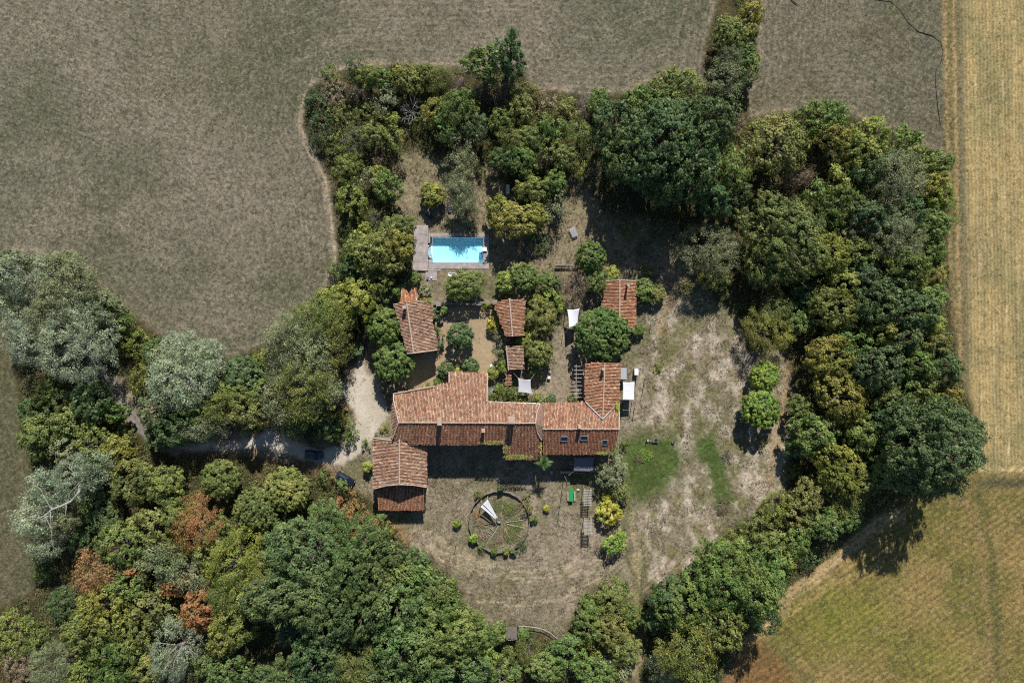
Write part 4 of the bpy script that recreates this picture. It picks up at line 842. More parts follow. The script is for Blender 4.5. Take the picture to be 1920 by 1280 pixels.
def trunk_mesh(kind, R, h, C3, seed, pale):
    r = random.Random(seed); mb = MB(); low = kind in ('bramble', 'twiggy'); r0 = 0.035 * h + 0.03 * R if not low else 0.05
    top = h * KP[kind]['zc']
    idx = list(range(len(C3))); r.shuffle(idx)
    if not low:
        j = [(r.uniform(-.05, .05) * R, r.uniform(-.05, .05) * R, top * t) for t in (0.35, 0.7, 1.0)]
        mb.tube([(0, 0, -0.1), (0, 0, 0.1)] + j + [(j[-1][0], j[-1][1], h * 0.85)], [r0 * 1.5, r0 * 1.1, r0 * 0.9, r0 * 0.75, r0 * 0.5, r0 * 0.12], 7)
    nb = {'oak': 14, 'round': 8, 'ash': 18, 'fine': 22, 'bramble': 10, 'twiggy': 26}[kind]
    for i in idx[:nb]:
        e = Vector(C3[i]); z = min(e.z * 0.75, top) * r.uniform(0.5, 1.0) if not low else 0.0
        s = Vector((0, 0, z)) if not low else Vector((0, 0, -0.05))
        mid = s.lerp(e, 0.5) + Vector((r.uniform(-.1, .1) * R, r.uniform(-.1, .1) * R, 0.08 * R))
        ext = e + (e - mid) * 0.02
        k = r0 * (0.42 if kind in ('oak', 'round') else 0.24 if not low else 0.7)
        mb.tube([s, mid, e, ext], [k, k * 0.6, k * 0.28, k * 0.12], 5)
        if kind in ('fine', 'twiggy', 'ash'):
            for _ in range(2):
                f = e + Vector((r.uniform(-1, 1), r.uniform(-1, 1), r.uniform(-0.3, 0.3))) * 0.7
                mb.tube([mid.lerp(e, r.uniform(0.3, 0.8)), f], [k * 0.3, k * 0.1], 4)
    me = bpy.data.meshes.new('trunk'); me.from_pydata(mb.v, [], mb.f); me.update(); me.materials.append(M['pale_bark'] if pale else M['bark'])
    return me

PROTO = {}
def protos(kind, k, var):
    key = (kind, k, var)
    if key not in PROTO:
        R, h = NOM[kind][k]; seed = hash((len(kind) * 31 + ord(kind[1]), k, var)) % 9999
        cm, C3 = crown_mesh(kind, R, h, seed)
        PROTO[key] = (cm, trunk_mesh(kind, R, h, C3, seed, False), trunk_mesh(kind, R, h, C3, seed, True))
    return PROTO[key]

LC = {'dg': ((0.038, 0.058, 0.021), 'dark green'), 'mg': ((0.052, 0.074, 0.019), 'green'), 'eg': ((0.045, 0.066, 0.022), 'deep green'), 'bg': ((0.074, 0.104, 0.020), 'bright green'), 'yg': ((0.088, 0.102, 0.021), 'yellow green'),
      'ol': ((0.066, 0.077, 0.021), 'olive'), 'yo': ((0.084, 0.087, 0.019), 'yellowish olive'), 'gg': ((0.078, 0.088, 0.044), 'grey green'), 'sv': ((0.110, 0.130, 0.080), 'silvery'),
      'tg': ((0.036, 0.054, 0.023), 'blue green'), 'br': ((0.100, 0.078, 0.050), 'brownish'), 'rs': ((0.122, 0.069, 0.026), 'rust coloured'), 'yl': ((0.128, 0.122, 0.018), 'yellow'),
      'pu': ((0.100, 0.080, 0.068), 'purplish grey')}
KW = {'oak': 'tree', 'round': 'dense round tree', 'ash': 'feathery leaved tree', 'fine': 'fine leaved tree', 'bramble': 'bramble thicket', 'twiggy': 'twiggy shrub'}
KN = {'oak': 'broadleaf_tree', 'round': 'round_tree', 'ash': 'feathery_tree', 'fine': 'fine_leaved_tree', 'bramble': 'bramble_thicket', 'twiggy': 'twiggy_shrub'}

# px, py and radius in the photograph's pixels, kind, colour, optional height in metres
TREES = [
 # north-west belt
 (597, 192, 27, 'bramble', 'tg'), (601, 246, 30, 'bramble', 'tg'), (626, 176, 30, 'bramble', 'br'), (640, 222, 34, 'bramble', 'ol'), (620, 148, 24, 'bramble', 'ol'), (636, 268, 26, 'bramble', 'ol'),
 (669, 126, 17, 'fine', 'tg', 6), (690, 144, 24, 'oak', 'ol'), (672, 176, 24, 'twiggy', 'br'), (715, 150, 24, 'oak', 'mg'), (762, 150, 30, 'oak', 'ol'), (738, 165, 26, 'bramble', 'yo'), (795, 142, 24, 'oak', 'ol'), (824, 150, 24, 'fine', 'ol'),
 (730, 225, 16, 'oak', 'yg'), (697, 255, 24, 'oak', 'ol'), (662, 262, 24, 'twiggy', 'gg'), (719, 193, 22, 'fine', 'gg'), (690, 212, 26, 'bramble', 'ol'), (812, 212, 26, 'oak', 'yo'), (858, 206, 36, 'ash', 'mg'), (888, 236, 28, 'ash', 'dg'), (832, 244, 24, 'ash', 'mg'),
 (826, 168, 14, 'oak', 'yg'), (852, 160, 20, 'twiggy', 'pu'), (742, 262, 20, 'fine', 'ol'), (870, 265, 22, 'fine', 'gg'), (790, 232, 18, 'bramble', 'ol'),
 (912, 122, 38, 'oak', 'mg', 9), (950, 108, 34, 'oak', 'dg', 11), (958, 82, 17, 'oak', 'dg', 11), (903, 174, 20, 'twiggy', 'pu'), (945, 178, 26, 'twiggy', 'pu'), (975, 203, 30, 'oak', 'ol'), (943, 226, 26, 'oak', 'mg'), (992, 178, 24, 'bramble', 'ol'),
 (958, 260, 26, 'fine', 'ol'), (946, 300, 26, 'oak', 'dg'), (980, 300, 30, 'oak', 'mg'),
 (648, 318, 28, 'oak', 'ol'), (674, 300, 20, 'bramble', 'mg'), (708, 300, 14, 'twiggy', 'br'), (727, 350, 28, 'oak', 'mg', 6), (693, 338, 18, 'fine', 'gg'), (712, 328, 16, 'oak', 'yg'), (659, 380, 32, 'oak', 'yo', 6),
 (682, 437, 22, 'oak', 'yg'), (757, 425, 24, 'oak', 'ol'), (735, 440, 30, 'oak', 'ol'), (752, 462, 30, 'oak', 'yo', 7.5), (666, 470, 28, 'oak', 'ol'), (700, 476, 38, 'oak', 'ol', 9), (730, 492, 32, 'oak', 'ol', 7), (658, 498, 22, 'oak', 'dg'),
 (711, 528, 26, 'oak', 'ol', 6), (741, 544, 16, 'oak', 'mg', 3.4), (777, 522, 13, 'round', 'mg', 2.6), (704, 412, 20, 'twiggy', 'gg'), (632, 506, 18, 'bramble', 'mg'), (650, 440, 18, 'bramble', 'ol'),
 (811, 366, 24, 'round', 'yo', 3.8), (861, 312, 30, 'fine', 'gg', 5), (862, 366, 30, 'fine', 'gg', 5.8), (872, 392, 24, 'fine', 'gg', 5.0),
 (944, 397, 32, 'oak', 'yo', 6), (968, 418, 38, 'oak', 'yo', 7), (929, 400, 18, 'oak', 'ol'), (908, 322, 16, 'bramble', 'ol'), (922, 282, 18, 'bramble', 'ol'), (750, 320, 11, 'bramble', 'br'), (1010, 456, 22, 'bramble', 'dg', 1.8), (1242, 436, 26, 'bramble', 'dg', 1.8), (1204, 462, 18, 'bramble', 'dg', 1.4), (1178, 430, 20, 'bramble', 'ol', 1.2), (838, 420, 10, 'bramble', 'mg', 0.8), (880, 428, 14, 'bramble', 'gg', 1.0), (985, 470, 18, 'twiggy', 'br', 1.8), (936, 560, 10, 'bramble', 'mg', 1.4), (850, 548, 12, 'bramble', 'mg', 1.2),
 # north middle
 (1029, 200, 26, 'bramble', 'br'), (1064, 214, 28, 'bramble', 'ol'), (1010, 236, 24, 'bramble', 'ol'), (1097, 200, 22, 'twiggy', 'pu'), (1122, 193, 24, 'oak', 'mg'), (1036, 238, 24, 'ash', 'mg'), (1087, 252, 26, 'fine', 'mg'), (986, 264, 28, 'oak', 'ol'),
 (1029, 278, 26, 'oak', 'ol'), (1022, 306, 24, 'twiggy', 'br'), (1062, 296, 24, 'oak', 'ol'), (1104, 322, 24, 'twiggy', 'gg'), (1042, 343, 24, 'oak', 'mg'), (998, 356, 28, 'oak', 'ol'), (1036, 392, 22, 'fine', 'gg'), (1004, 402, 22, 'oak', 'yo'), (1086, 316, 14, 'fine', 'yg'),
 (1262, 178, 54, 'oak', 'ol', 11), (1235, 262, 82, 'oak', 'dg', 16), (1152, 236, 44, 'oak', 'dg', 11), (1180, 290, 56, 'oak', 'dg', 14), (1322, 236, 54, 'oak', 'dg', 14), (1362, 324, 42, 'ash', 'mg', 11), (1378, 366, 26, 'oak', 'dg', 9), (1290, 312, 66, 'oak', 'dg', 16), (1262, 345, 36, 'ash', 'dg', 13), (1336, 376, 32, 'oak', 'dg', 11), (1206, 205, 40, 'oak', 'mg', 11), (1215, 330, 36, 'oak', 'dg', 11),
 (1366, 199, 22, 'oak', 'dg'), (1362, 150, 34, 'fine', 'gg', 6), (1398, 140, 26, 'oak', 'mg', 6), (1368, 66, 32, 'oak', 'ol', 6), (1406, 26, 24, 'oak', 'yo', 5), (1402, 62, 22, 'oak', 'ol', 5), (1366, 112, 26, 'fine', 'gg'), (1400, 104, 22, 'oak', 'mg'), (1384, 232, 16, 'twiggy', 'br'),
 (1108, 481, 31, 'round', 'mg', 5.5), (981, 521, 29, 'round', 'mg', 5), (949, 530, 21, 'round', 'bg', 4), (1076, 530, 34, 'twiggy', 'br', 4.5), (1122, 527, 24, 'oak', 'mg', 4.5), (1022, 530, 24, 'oak', 'mg', 3.6), (1032, 562, 26, 'oak', 'bg', 3.2), (1206, 544, 22, 'round', 'mg', 3), (1228, 550, 19, 'round', 'ol', 2.6),
 (1328, 472, 52, 'fine', 'gg', 8), (1338, 516, 30, 'oak', 'ol', 5), (871, 534, 33, 'oak', 'ol', 4.8), (1148, 512, 14, 'round', 'yg', 2),
 # north-east wood
 (1449, 276, 62, 'oak', 'ol', 10), (1495, 338, 28, 'twiggy', 'br', 6), (1524, 228, 38, 'oak', 'mg', 8), (1558, 222, 32, 'oak', 'mg', 8), (1556, 258, 34, 'oak', 'yo', 8), (1628, 254, 36, 'oak', 'yg', 8), (1612, 288, 36, 'oak', 'ol', 9), (1695, 278, 36, 'oak', 'mg', 8), (1748, 312, 32, 'oak', 'mg', 7), (1744, 344, 30, 'oak', 'yo', 7),
 (1676, 342, 56, 'fine', 'gg', 11), (1622, 322, 30, 'oak', 'dg', 10), (1568, 346, 26, 'ash', 'yg', 8), (1526, 362, 22, 'ash', 'mg', 7), (1576, 378, 34, 'ash', 'mg', 9), (1550, 406, 32, 'ash', 'mg', 8), (1621, 408, 36, 'oak', 'tg', 10), (1756, 366, 28, 'oak', 'yg', 7), (1768, 406, 22, 'fine', 'mg', 6), (1742, 424, 34, 'oak', 'mg', 8), (1692, 404, 36, 'oak', 'dg', 10), (1674, 444, 48, 'fine', 'gg', 11), (1686, 494, 46, 'ash', 'mg', 11), (1590, 440, 26, 'oak', 'gg', 7),
 (1470, 444, 80, 'oak', 'ol', 12), (1548, 476, 44, 'oak', 'yo', 9), (1434, 492, 44, 'oak', 'ol', 9), (1604, 480, 32, 'oak', 'mg', 9), (1580, 532, 36, 'oak', 'yo', 8), (1614, 520, 32, 'oak', 'tg', 9), (1668, 538, 36, 'oak', 'dg', 10), (1742, 472, 28, 'oak', 'mg', 7), (1744, 514, 30, 'oak', 'yo', 6), (1508, 550, 26, 'oak', 'dg', 5), (1712, 450, 26, 'oak', 'mg', 8),
 (1436, 622, 44, 'fine', 'yo', 6.5), (1452, 576, 32, 'fine', 'ol', 6), (1502, 604, 24, 'oak', 'mg', 5), (1432, 706, 29, 'round', 'bg', 4.6), (1426, 769, 38, 'round', 'bg', 5.6),
 (1564, 578, 46, 'oak', 'ol', 9), (1557, 668, 47, 'oak', 'yo', 9), (1640, 566, 46, 'oak', 'dg', 11), (1704, 584, 46, 'oak', 'dg', 11), (1740, 562, 32, 'oak', 'mg', 8), (1736, 608, 32, 'oak', 'yg', 8), (1646, 622, 32, 'oak', 'yo', 9), (1642, 688, 46, 'oak', 'tg', 11), (1744, 644, 34, 'oak', 'ol', 8), (1764, 684, 34, 'oak', 'dg', 8), (1708, 680, 36, 'oak', 'mg', 10), (1776, 738, 24, 'oak', 'yo', 6), (1690, 630, 34, 'oak', 'dg', 10),
 (1573, 743, 50, 'oak', 'yo', 9), (1655, 744, 32, 'oak', 'ol', 9), (1714, 742, 40, 'oak', 'mg', 10), (1740, 838, 92, 'oak', 'dg', 19), (1798, 812, 42, 'oak', 'dg', 11), (1690, 880, 40, 'oak', 'dg', 13), (1524, 812, 42, 'oak', 'mg', 8), (1500, 764, 24, 'oak', 'ol', 5), (1572, 876, 52, 'oak', 'yg', 9), (1622, 890, 38, 'oak', 'ol', 8), (1650, 854, 36, 'oak', 'mg', 10), (1616, 814, 34, 'oak', 'mg', 9), (1516, 928, 32, 'oak', 'ol', 6), (1586, 930, 36, 'fine', 'ol', 6), (1486, 882, 16, 'bramble', 'mg'), (1494, 836, 24, 'oak', 'dg', 5), (1680, 790, 40, 'oak', 'dg', 11), (1752, 776, 34, 'oak', 'mg', 9), (1600, 640, 36, 'oak', 'mg', 8),
 # south-east belt
 (1458, 950, 34, 'bramble', 'yg', 4), (1440, 976, 28, 'bramble', 'ol'), (1410, 988, 28, 'bramble', 'ol'), (1492, 960, 30, 'oak', 'ol', 5), (1545, 982, 34, 'oak', 'mg', 6), (1492, 1018, 28, 'oak', 'mg', 6), (1588, 968, 26, 'oak', 'mg', 5), (1463, 1052, 28, 'oak', 'ol', 6), (1432, 1074, 46, 'ash', 'mg', 10), (1372, 1014, 28, 'bramble', 'yo'), (1344, 1046, 42, 'ash', 'mg', 9), (1384, 1058, 46, 'ash', 'mg', 10), (1520, 1046, 22, 'bramble', 'dg'), (1440, 1020, 28, 'oak', 'ol', 6),
 (1277, 1132, 54, 'oak', 'mg', 10), (1250, 1118, 38, 'oak', 'dg', 9), (1356, 1098, 56, 'ash', 'mg', 11), (1412, 1104, 48, 'ash', 'mg', 13), (1422, 1146, 38, 'ash', 'dg', 12), (1350, 1168, 48, 'oak', 'ol', 12), (1286, 1216, 56, 'fine', 'yo', 12), (1318, 1180, 40, 'oak', 'mg', 9), (1230, 1160, 24, 'oak', 'dg', 6), (1318, 1268, 28, 'oak', 'mg', 6), (1250, 1254, 34, 'fine', 'gg', 6), (1310, 1100, 36, 'oak', 'mg', 9),
 (1148, 1118, 36, 'oak', 'ol', 4.5), (1106, 1142, 26, 'oak', 'mg', 4), (1154, 1148, 22, 'bramble', 'rs', 3), (1180, 1154, 24, 'oak', 'mg', 4), (1148, 1180, 34, 'oak', 'ol', 5), (1174, 1218, 30, 'oak', 'ol', 5), (1102, 1172, 28, 'oak', 'mg', 5), (1066, 1222, 36, 'oak', 'mg', 5), (993, 1222, 26, 'fine', 'ol', 3.6), (1024, 1250, 32, 'oak', 'mg', 5), (1118, 1262, 34, 'oak', 'mg', 6), (962, 1228, 22, 'bramble', 'ol', 2.4), (910, 1190, 26, 'oak', 'mg', 4), (936, 1186, 18, 'oak', 'mg', 2.6), (980, 1186, 11, 'round', 'mg', 1.8), (1100, 1214, 26, 'bramble', 'yo', 3), (940, 1260, 34, 'oak', 'mg', 5), (1160, 1262, 22, 'fine', 'gg', 4),
 # south wood
 (414, 899, 38, 'round', 'ol', 5.5), (538, 918, 43, 'round', 'ol', 6), (482, 956, 44, 'round', 'ol', 6.5), (372, 980, 50, 'fine', 'rs', 8), (612, 968, 34, 'ash', 'eg', 6), (656, 966, 42, 'bramble', 'rs', 2.2), (722, 992, 20, 'bramble', 'yo', 1.8), (690, 985, 22, 'bramble', 'rs', 1.8), (412, 990, 26, 'oak', 'ol', 6),
 (584, 1044, 78, 'ash', 'eg', 13), (538, 1020, 40, 'ash', 'eg', 10), (679, 1018, 56, 'ash', 'eg', 11), (714, 1046, 46, 'oak', 'eg', 10), (776, 1056, 32, 'oak', 'eg', 7), (524, 1112, 58, 'ash', 'eg', 13), (598, 1118, 62, 'ash', 'eg', 14), (696, 1096, 50, 'oak', 'eg', 12), (796, 1110, 66, 'oak', 'mg', 11), (680, 1150, 52, 'oak', 'dg', 13), (746, 1132, 60, 'oak', 'eg', 12), (830, 1190, 72, 'oak', 'mg', 12), (762, 1210, 66, 'oak', 'eg', 13), (614, 1164, 52, 'oak', 'dg', 12), (600, 1232, 60, 'oak', 'dg', 11), (670, 1232, 52, 'fine', 'ol', 11), (786, 1262, 50, 'oak', 'eg', 11), (862, 1252, 54, 'oak', 'eg', 10), (554, 1262, 42, 'oak', 'eg', 8), (704, 1262, 50, 'oak', 'dg', 10), (548, 1180, 30, 'oak', 'dg', 4), (650, 1070, 50, 'ash', 'eg', 13), (900, 1240, 34, 'oak', 'bg', 6), (512, 1064, 34, 'ash', 'ol', 9),
 (446, 1054, 60, 'fine', 'yg', 10), (434, 1112, 46, 'fine', 'mg', 9), (436, 1174, 50, 'oak', 'ol', 9), (422, 1202, 26, 'oak', 'yo', 7), (430, 1262, 42, 'oak', 'eg', 8), (478, 1120, 34, 'oak', 'ol', 9), (492, 1268, 24, 'oak', 'dg', 3), (394, 1176, 30, 'oak', 'dg', 4),
 # silver trees and wood of the lower left
 (150, 890, 46, 'fine', 'sv', 10), (190, 872, 34, 'fine', 'sv', 9), (72, 962, 40, 'fine', 'sv', 10), (88, 1018, 28, 'fine', 'sv', 8), (122, 984, 26, 'fine', 'gg', 8), (96, 910, 32, 'fine', 'sv', 10),
 (218, 854, 36, 'oak', 'yo', 7), (254, 900, 46, 'oak', 'ol', 8), (306, 908, 38, 'oak', 'ol', 7), (232, 1020, 46, 'oak', 'mg', 9), (286, 986, 38, 'oak', 'ol', 8), (190, 1068, 44, 'fine', 'rs', 9), (262, 1062, 22, 'oak', 'rs', 7), (304, 1054, 40, 'fine', 'gg', 9), (358, 1072, 36, 'fine', 'gg', 8), (326, 1030, 26, 'fine', 'ol', 7), (330, 962, 32, 'oak', 'ol', 7), (330, 1094, 22, 'oak', 'rs', 7),
 (202, 1142, 56, 'oak', 'yo', 10), (170, 1180, 48, 'oak', 'ol', 9), (288, 1134, 42, 'oak', 'ol', 9), (378, 1142, 38, 'oak', 'rs', 9), (334, 1214, 52, 'fine', 'sv', 11), (218, 1238, 50, 'oak', 'mg', 10), (108, 1246, 46, 'fine', 'gg', 8), (32, 1186, 46, 'bramble', 'ol', 2.4), (118, 1130, 30, 'oak', 'dg', 4), (36, 1252, 30, 'bramble', 'br', 2.2), (280, 1250, 36, 'oak', 'ol', 8), (160, 1262, 34, 'oak', 'ol', 8), (250, 1190, 44, 'oak', 'ol', 9), (384, 1238, 26, 'oak', 'mg', 7), (70, 1200, 26, 'bramble', 'mg', 2), (240, 1100, 36, 'oak', 'mg', 9), (150, 1020, 24, 'oak', 'dg', 3), (180, 960, 40, 'oak', 'dg', 3.5), (400, 1030, 32, 'oak', 'ol', 8), (84, 1066, 24, 'bramble', 'mg', 3),
 # silver poplars and lane side
 (54, 522, 56, 'fine', 'sv', 12), (132, 546, 60, 'fine', 'gg', 12), (150, 640, 72, 'fine', 'sv', 13), (64, 628, 54, 'fine', 'sv', 12), (110, 590, 54, 'fine', 'gg', 12), (190, 580, 36, 'oak', 'gg', 9), (16, 560, 34, 'fine', 'sv', 11), (30, 500, 34, 'oak', 'gg', 10), (120, 500, 30, 'oak', 'gg', 9),
 (219, 598, 28, 'oak', 'mg', 6), (256, 646, 30, 'bramble', 'yg', 4), (268, 708, 28, 'bramble', 'yo', 4), (344, 700, 66, 'fine', 'sv', 11), (390, 672, 34, 'fine', 'sv', 10), (340, 656, 32, 'fine', 'sv', 10), (300, 766, 40, 'oak', 'dg', 8), (290, 660, 24, 'oak', 'mg', 5),
 (456, 706, 40, 'round', 'dg', 6), (494, 678, 24, 'bramble', 'yg', 3), (384, 796, 36, 'fine', 'gg', 8), (422, 762, 32, 'fine', 'ol', 9), (470, 774, 36, 'oak', 'ol', 8.5), (360, 760, 40, 'oak', 'mg', 8), (330, 806, 34, 'oak', 'dg', 8), (296, 820, 26, 'oak', 'dg', 5), (438, 738, 30, 'oak', 'ol', 7),
 (94, 738, 28, 'oak', 'ol', 6), (172, 750, 38, 'oak', 'dg', 8), (74, 814, 40, 'oak', 'ol', 8), (134, 788, 34, 'oak', 'ol', 7), (214, 772, 24, 'oak', 'mg', 5), (176, 830, 36, 'oak', 'ol', 8), (130, 840, 32, 'oak', 'gg', 7), (110, 760, 30, 'oak', 'dg', 6), (238, 812, 20, 'bramble', 'ol', 2), (60, 770, 24, 'oak', 'dg', 6),
 (575, 646, 66, 'fine', 'gg', 12), (596, 608, 50, 'fine', 'ol', 11), (666, 562, 42, 'oak', 'yo', 8), (622, 566, 34, 'oak', 'yo', 7), (534, 644, 40, 'fine', 'gg', 9), (526, 680, 22, 'twiggy', 'br', 4), (576, 718, 58, 'fine', 'ol', 12.5), (602, 726, 40, 'fine', 'gg', 11), (586, 756, 44, 'fine', 'ol', 10), (536, 752, 44, 'fine', 'gg', 10), (626, 654, 36, 'fine', 'ol', 9), (540, 700, 36, 'fine', 'gg', 9), (500, 740, 30, 'oak', 'ol', 7), (628, 610, 36, 'fine', 'ol', 9), (560, 790, 30, 'fine', 'dg', 7),
 (647, 804, 27, 'bramble', 'mg', 2.8), (640, 778, 14, 'bramble', 'rs', 1.2), (667, 656, 15, 'round', 'tg', 2.4), (722, 615, 37, 'round', 'mg', 6.5), (737, 679, 40, 'round', 'mg', 6.5), (610, 800, 26, 'oak', 'dg', 5), (586, 815, 24, 'bramble', 'dg', 2.2), (700, 566, 26, 'oak', 'ol', 5), (686, 640, 14, 'bramble', 'br', 1.5),
 # courtyard and garden
 (864, 632, 27, 'round', 'dg', 4.6), (835, 692, 15, 'round', 'dg', 2.6), (882, 686, 16, 'round', 'dg', 2.8), (854, 692, 9, 'round', 'yg', 1.5), (821, 716, 9, 'round', 'mg', 1.3), (816, 590, 11, 'round', 'dg', 2.2), (820, 624, 12, 'bramble', 'mg', 2.4), (821, 646, 9, 'bramble', 'mg', 2), (797, 546, 12, 'round', 'gg', 2.2), (833, 583, 8, 'round', 'mg', 1.4),
 (927, 608, 15, 'round', 'yl', 2.2), (942, 632, 13, 'fine', 'gg', 3), (942, 658, 13, 'fine', 'gg', 3), (944, 687, 12, 'oak', 'bg', 2.4), (914, 577, 10, 'bramble', 'yo', 1.6), (925, 700, 11, 'round', 'yg', 1.8), (935, 728, 8, 'round', 'mg', 1.4),
 (1016, 594, 32, 'oak', 'ol', 5), (984, 608, 15, 'oak', 'yl', 2.8), (986, 636, 17, 'oak', 'yg', 2.8), (1010, 664, 27, 'round', 'ol', 4.6), (1005, 568, 16, 'oak', 'yo', 3), (1129, 627, 53, 'round', 'mg', 7.5), (1196, 619, 11, 'round', 'mg', 1.8), (1040, 530, 14, 'oak', 'dg', 3), (1008, 692, 14, 'oak', 'dg', 2.4),
 (952, 732, 16, 'oak', 'mg', 2.6), (968, 744, 15, 'bramble', 'bg', 1.8), (934, 748, 14, 'bramble', 'mg', 1.6), (990, 748, 13, 'bramble', 'mg', 1.5), (1014, 748, 11, 'bramble', 'yg', 1.5), (1034, 749, 9, 'round', 'dg', 1.4), (1078, 749, 11, 'bramble', 'mg', 1.5), (918, 746, 8, 'bramble', 'mg', 1.6), (800, 726, 12, 'bramble', 'yg', 1.2), (722, 806, 10, 'bramble', 'bg', 1.0), (712, 818, 9, 'bramble', 'bg', 1.0),
 (1147, 884, 31, 'oak', 'gg', 4.2), (1160, 920, 17, 'oak', 'ol', 3), (1138, 931, 11, 'round', 'yl', 1.8), (1142, 961, 23, 'round', 'yl', 3.2), (1152, 1016, 20, 'oak', 'bg', 3), (1146, 994, 13, 'twiggy', 'br', 1.8), (1128, 1026, 10, 'twiggy', 'br', 1.4), (1170, 835, 7, 'bramble', 'mg', 1.2),
 (857, 981, 7, 'round', 'yg', 1.3), (1025, 953, 6, 'round', 'yl', 0.9), (690, 876, 10, 'round', 'yg', 2.0), (686, 834, 10, 'bramble', 'mg', 1.4), (640, 910, 12, 'oak', 'mg', 2.6), (612, 896, 14, 'bramble', 'mg', 1.6), (1365, 851, 13, 'twiggy', 'br', 1.0), (1356, 948, 15, 'twiggy', 'br', 1.0), (1424, 832, 12, 'bramble', 'ol', 1.0), (1232, 690, 8, 'bramble', 'yo', 0.6), (1210, 508, 12, 'bramble', 'yo', 1.2), (1288, 540, 16, 'bramble', 'ol', 1.4), (1290, 470, 16, 'twiggy', 'br', 1.8),
 # plants on the rim of the wheel garden
 (938, 914, 6, 'round', 'tg', 1.6), (898, 926, 8, 'bramble', 'ol', 1.0), (988, 946, 13, 'bramble', 'yo', 1.8), (1000, 974, 7, 'round', 'mg', 1.2), (888, 1010, 8, 'round', 'bg', 1.4), (926, 1034, 6, 'round', 'mg', 1.2), (949, 1033, 6, 'round', 'yg', 1.2), (978, 1020, 10, 'fine', 'tg', 1.6), (962, 1036, 6, 'round', 'dg', 1.2), (903, 1026, 7, 'bramble', 'mg', 1.0),
]
LANDMARKS = [(855, 468, 'the swimming pool'), (800, 390, 'the sun loungers'), (745, 770, "the farmhouse's left end"), (879, 726, "the farmhouse's raised middle roof"), (1090, 850, 'the skylights'), (646, 900, 'the black car'), (936, 977, 'the wheel shaped garden'),
  (749, 880, 'the barn with the lean-to'), (685, 800, 'the bend of the gravel drive'), (770, 209, 'the bare grey tree'), (1780, 340, 'the rutted track beside the top wood'), (1790, 700, 'the rutted track beside the middle wood'), (1429, 740, 'the two bright green round trees'),
  (85, 960, 'the silver tree with the bare limb'), (372, 980, 'the big rust coloured tree'), (190, 1068, 'the rust coloured tree at lower left'), (240, 765, 'the paved lane'), (959, 1187, 'the grey wooden hut'), (785, 610, 'the old house beside the gravel court'), (864, 632, 'the round tree in the gravel court'),
  (1160, 570, 'the orange roofed barn'), (955, 595, 'the small barn right of the gravel court'), (1076, 596, 'the white sail beside the big round tree'), (984, 724, 'the pale grey sail'), (1180, 733, 'the white sail by the farmhouse'), (1071, 927, 'the green table'), (1095, 870, 'the slate grey sail'),
  (1075, 435, 'the white lattice panel'), (952, 361, 'the white bathtub'), (1225, 824, 'the lawn benches'), (1740, 838, 'the huge dark tree at the right'), (1470, 444, 'the huge round olive tree'), (1240, 280, 'the huge dark green tree at top'), (1384, 60, 'the hedgerow reaching the top edge'),
  (575, 646, 'the grove behind the gravel drive'), (344, 700, 'the silver tree beside the lane'), (100, 560, 'the silver trees at the left edge'), (584, 1044, 'the tallest tree of the bottom wood'), (820, 1190, 'the right tip of the bottom wood'), (334, 1214, 'the silver tree at the bottom edge'), (10, 1275, 'the bottom left corner'),
  (640, 1279, 'the bottom edge left of centre'), (1198, 1200, 'the gap in the trees at the bottom'), (1600, 1040, 'the yellow field at lower right'), (1129, 627, 'the big round tree'), (1252, 490, 'the wire fence'), (456, 706, 'the dark round tree above the drive'), (913, 110, 'the tree jutting into the top field'),
  (598, 220, 'the blue green thicket at the field edge'), (1560, 240, 'the top right wood edge'), (1690, 640, 'the heart of the right wood'), (1142, 961, 'the yellow round bush'), (536, 918, 'the three olive round trees')]
SUF = {'just left of': 1}
used = set()
def rel(px, py, lx, ly):
    dx, dy = px - lx, py - ly; dist = math.hypot(dx, dy); a = math.degrees(math.atan2(-dy, dx)) % 360
    w = ['right of', 'above and right of', 'above', 'above and left of', 'left of', 'below and left of', 'below', 'below and right of'][int((a + 22.5) // 45) % 8]
    if dist < 9: return None, 0
    return ('just ' if dist < 55 else '' if dist < 115 else 'well ') + w, dist
def auto_label(px, py, r, kind, col):
    size = 'tiny' if r < 9 else 'small' if r < 17 else 'medium' if r < 30 else 'large' if r < 55 else 'huge'
    noun = KW[kind]
    if r < 17 and kind in ('oak', 'round', 'fine', 'ash'): noun = {'oak': 'leafy bush', 'round': 'round bush', 'fine': 'wispy bush', 'ash': 'feathery bush'}[kind]
    head = f'{size} {LC[col][1]} {noun}'
    cand = sorted((math.hypot(px - l[0], py - l[1]), l) for l in LANDMARKS)
    for dist, l in cand[:6]:
        w, _ = rel(px, py, l[0], l[1])
        if w is None:
            t = None
            continue
        t = f'{head} {w} {l[2]}'
        if t not in used and len(t.split()) <= 16: used.add(t); return t
    for i in range(6):
        for j in range(i + 1, 6):
            t = f'{head} between {cand[i][1][2]} and {cand[j][1][2]}'
            if t not in used and len(t.split()) <= 16: used.add(t); return t
    return f'{head} {rel(px, py, cand[0][1][0], cand[0][1][1])[0]} {cand[0][1][2]}'

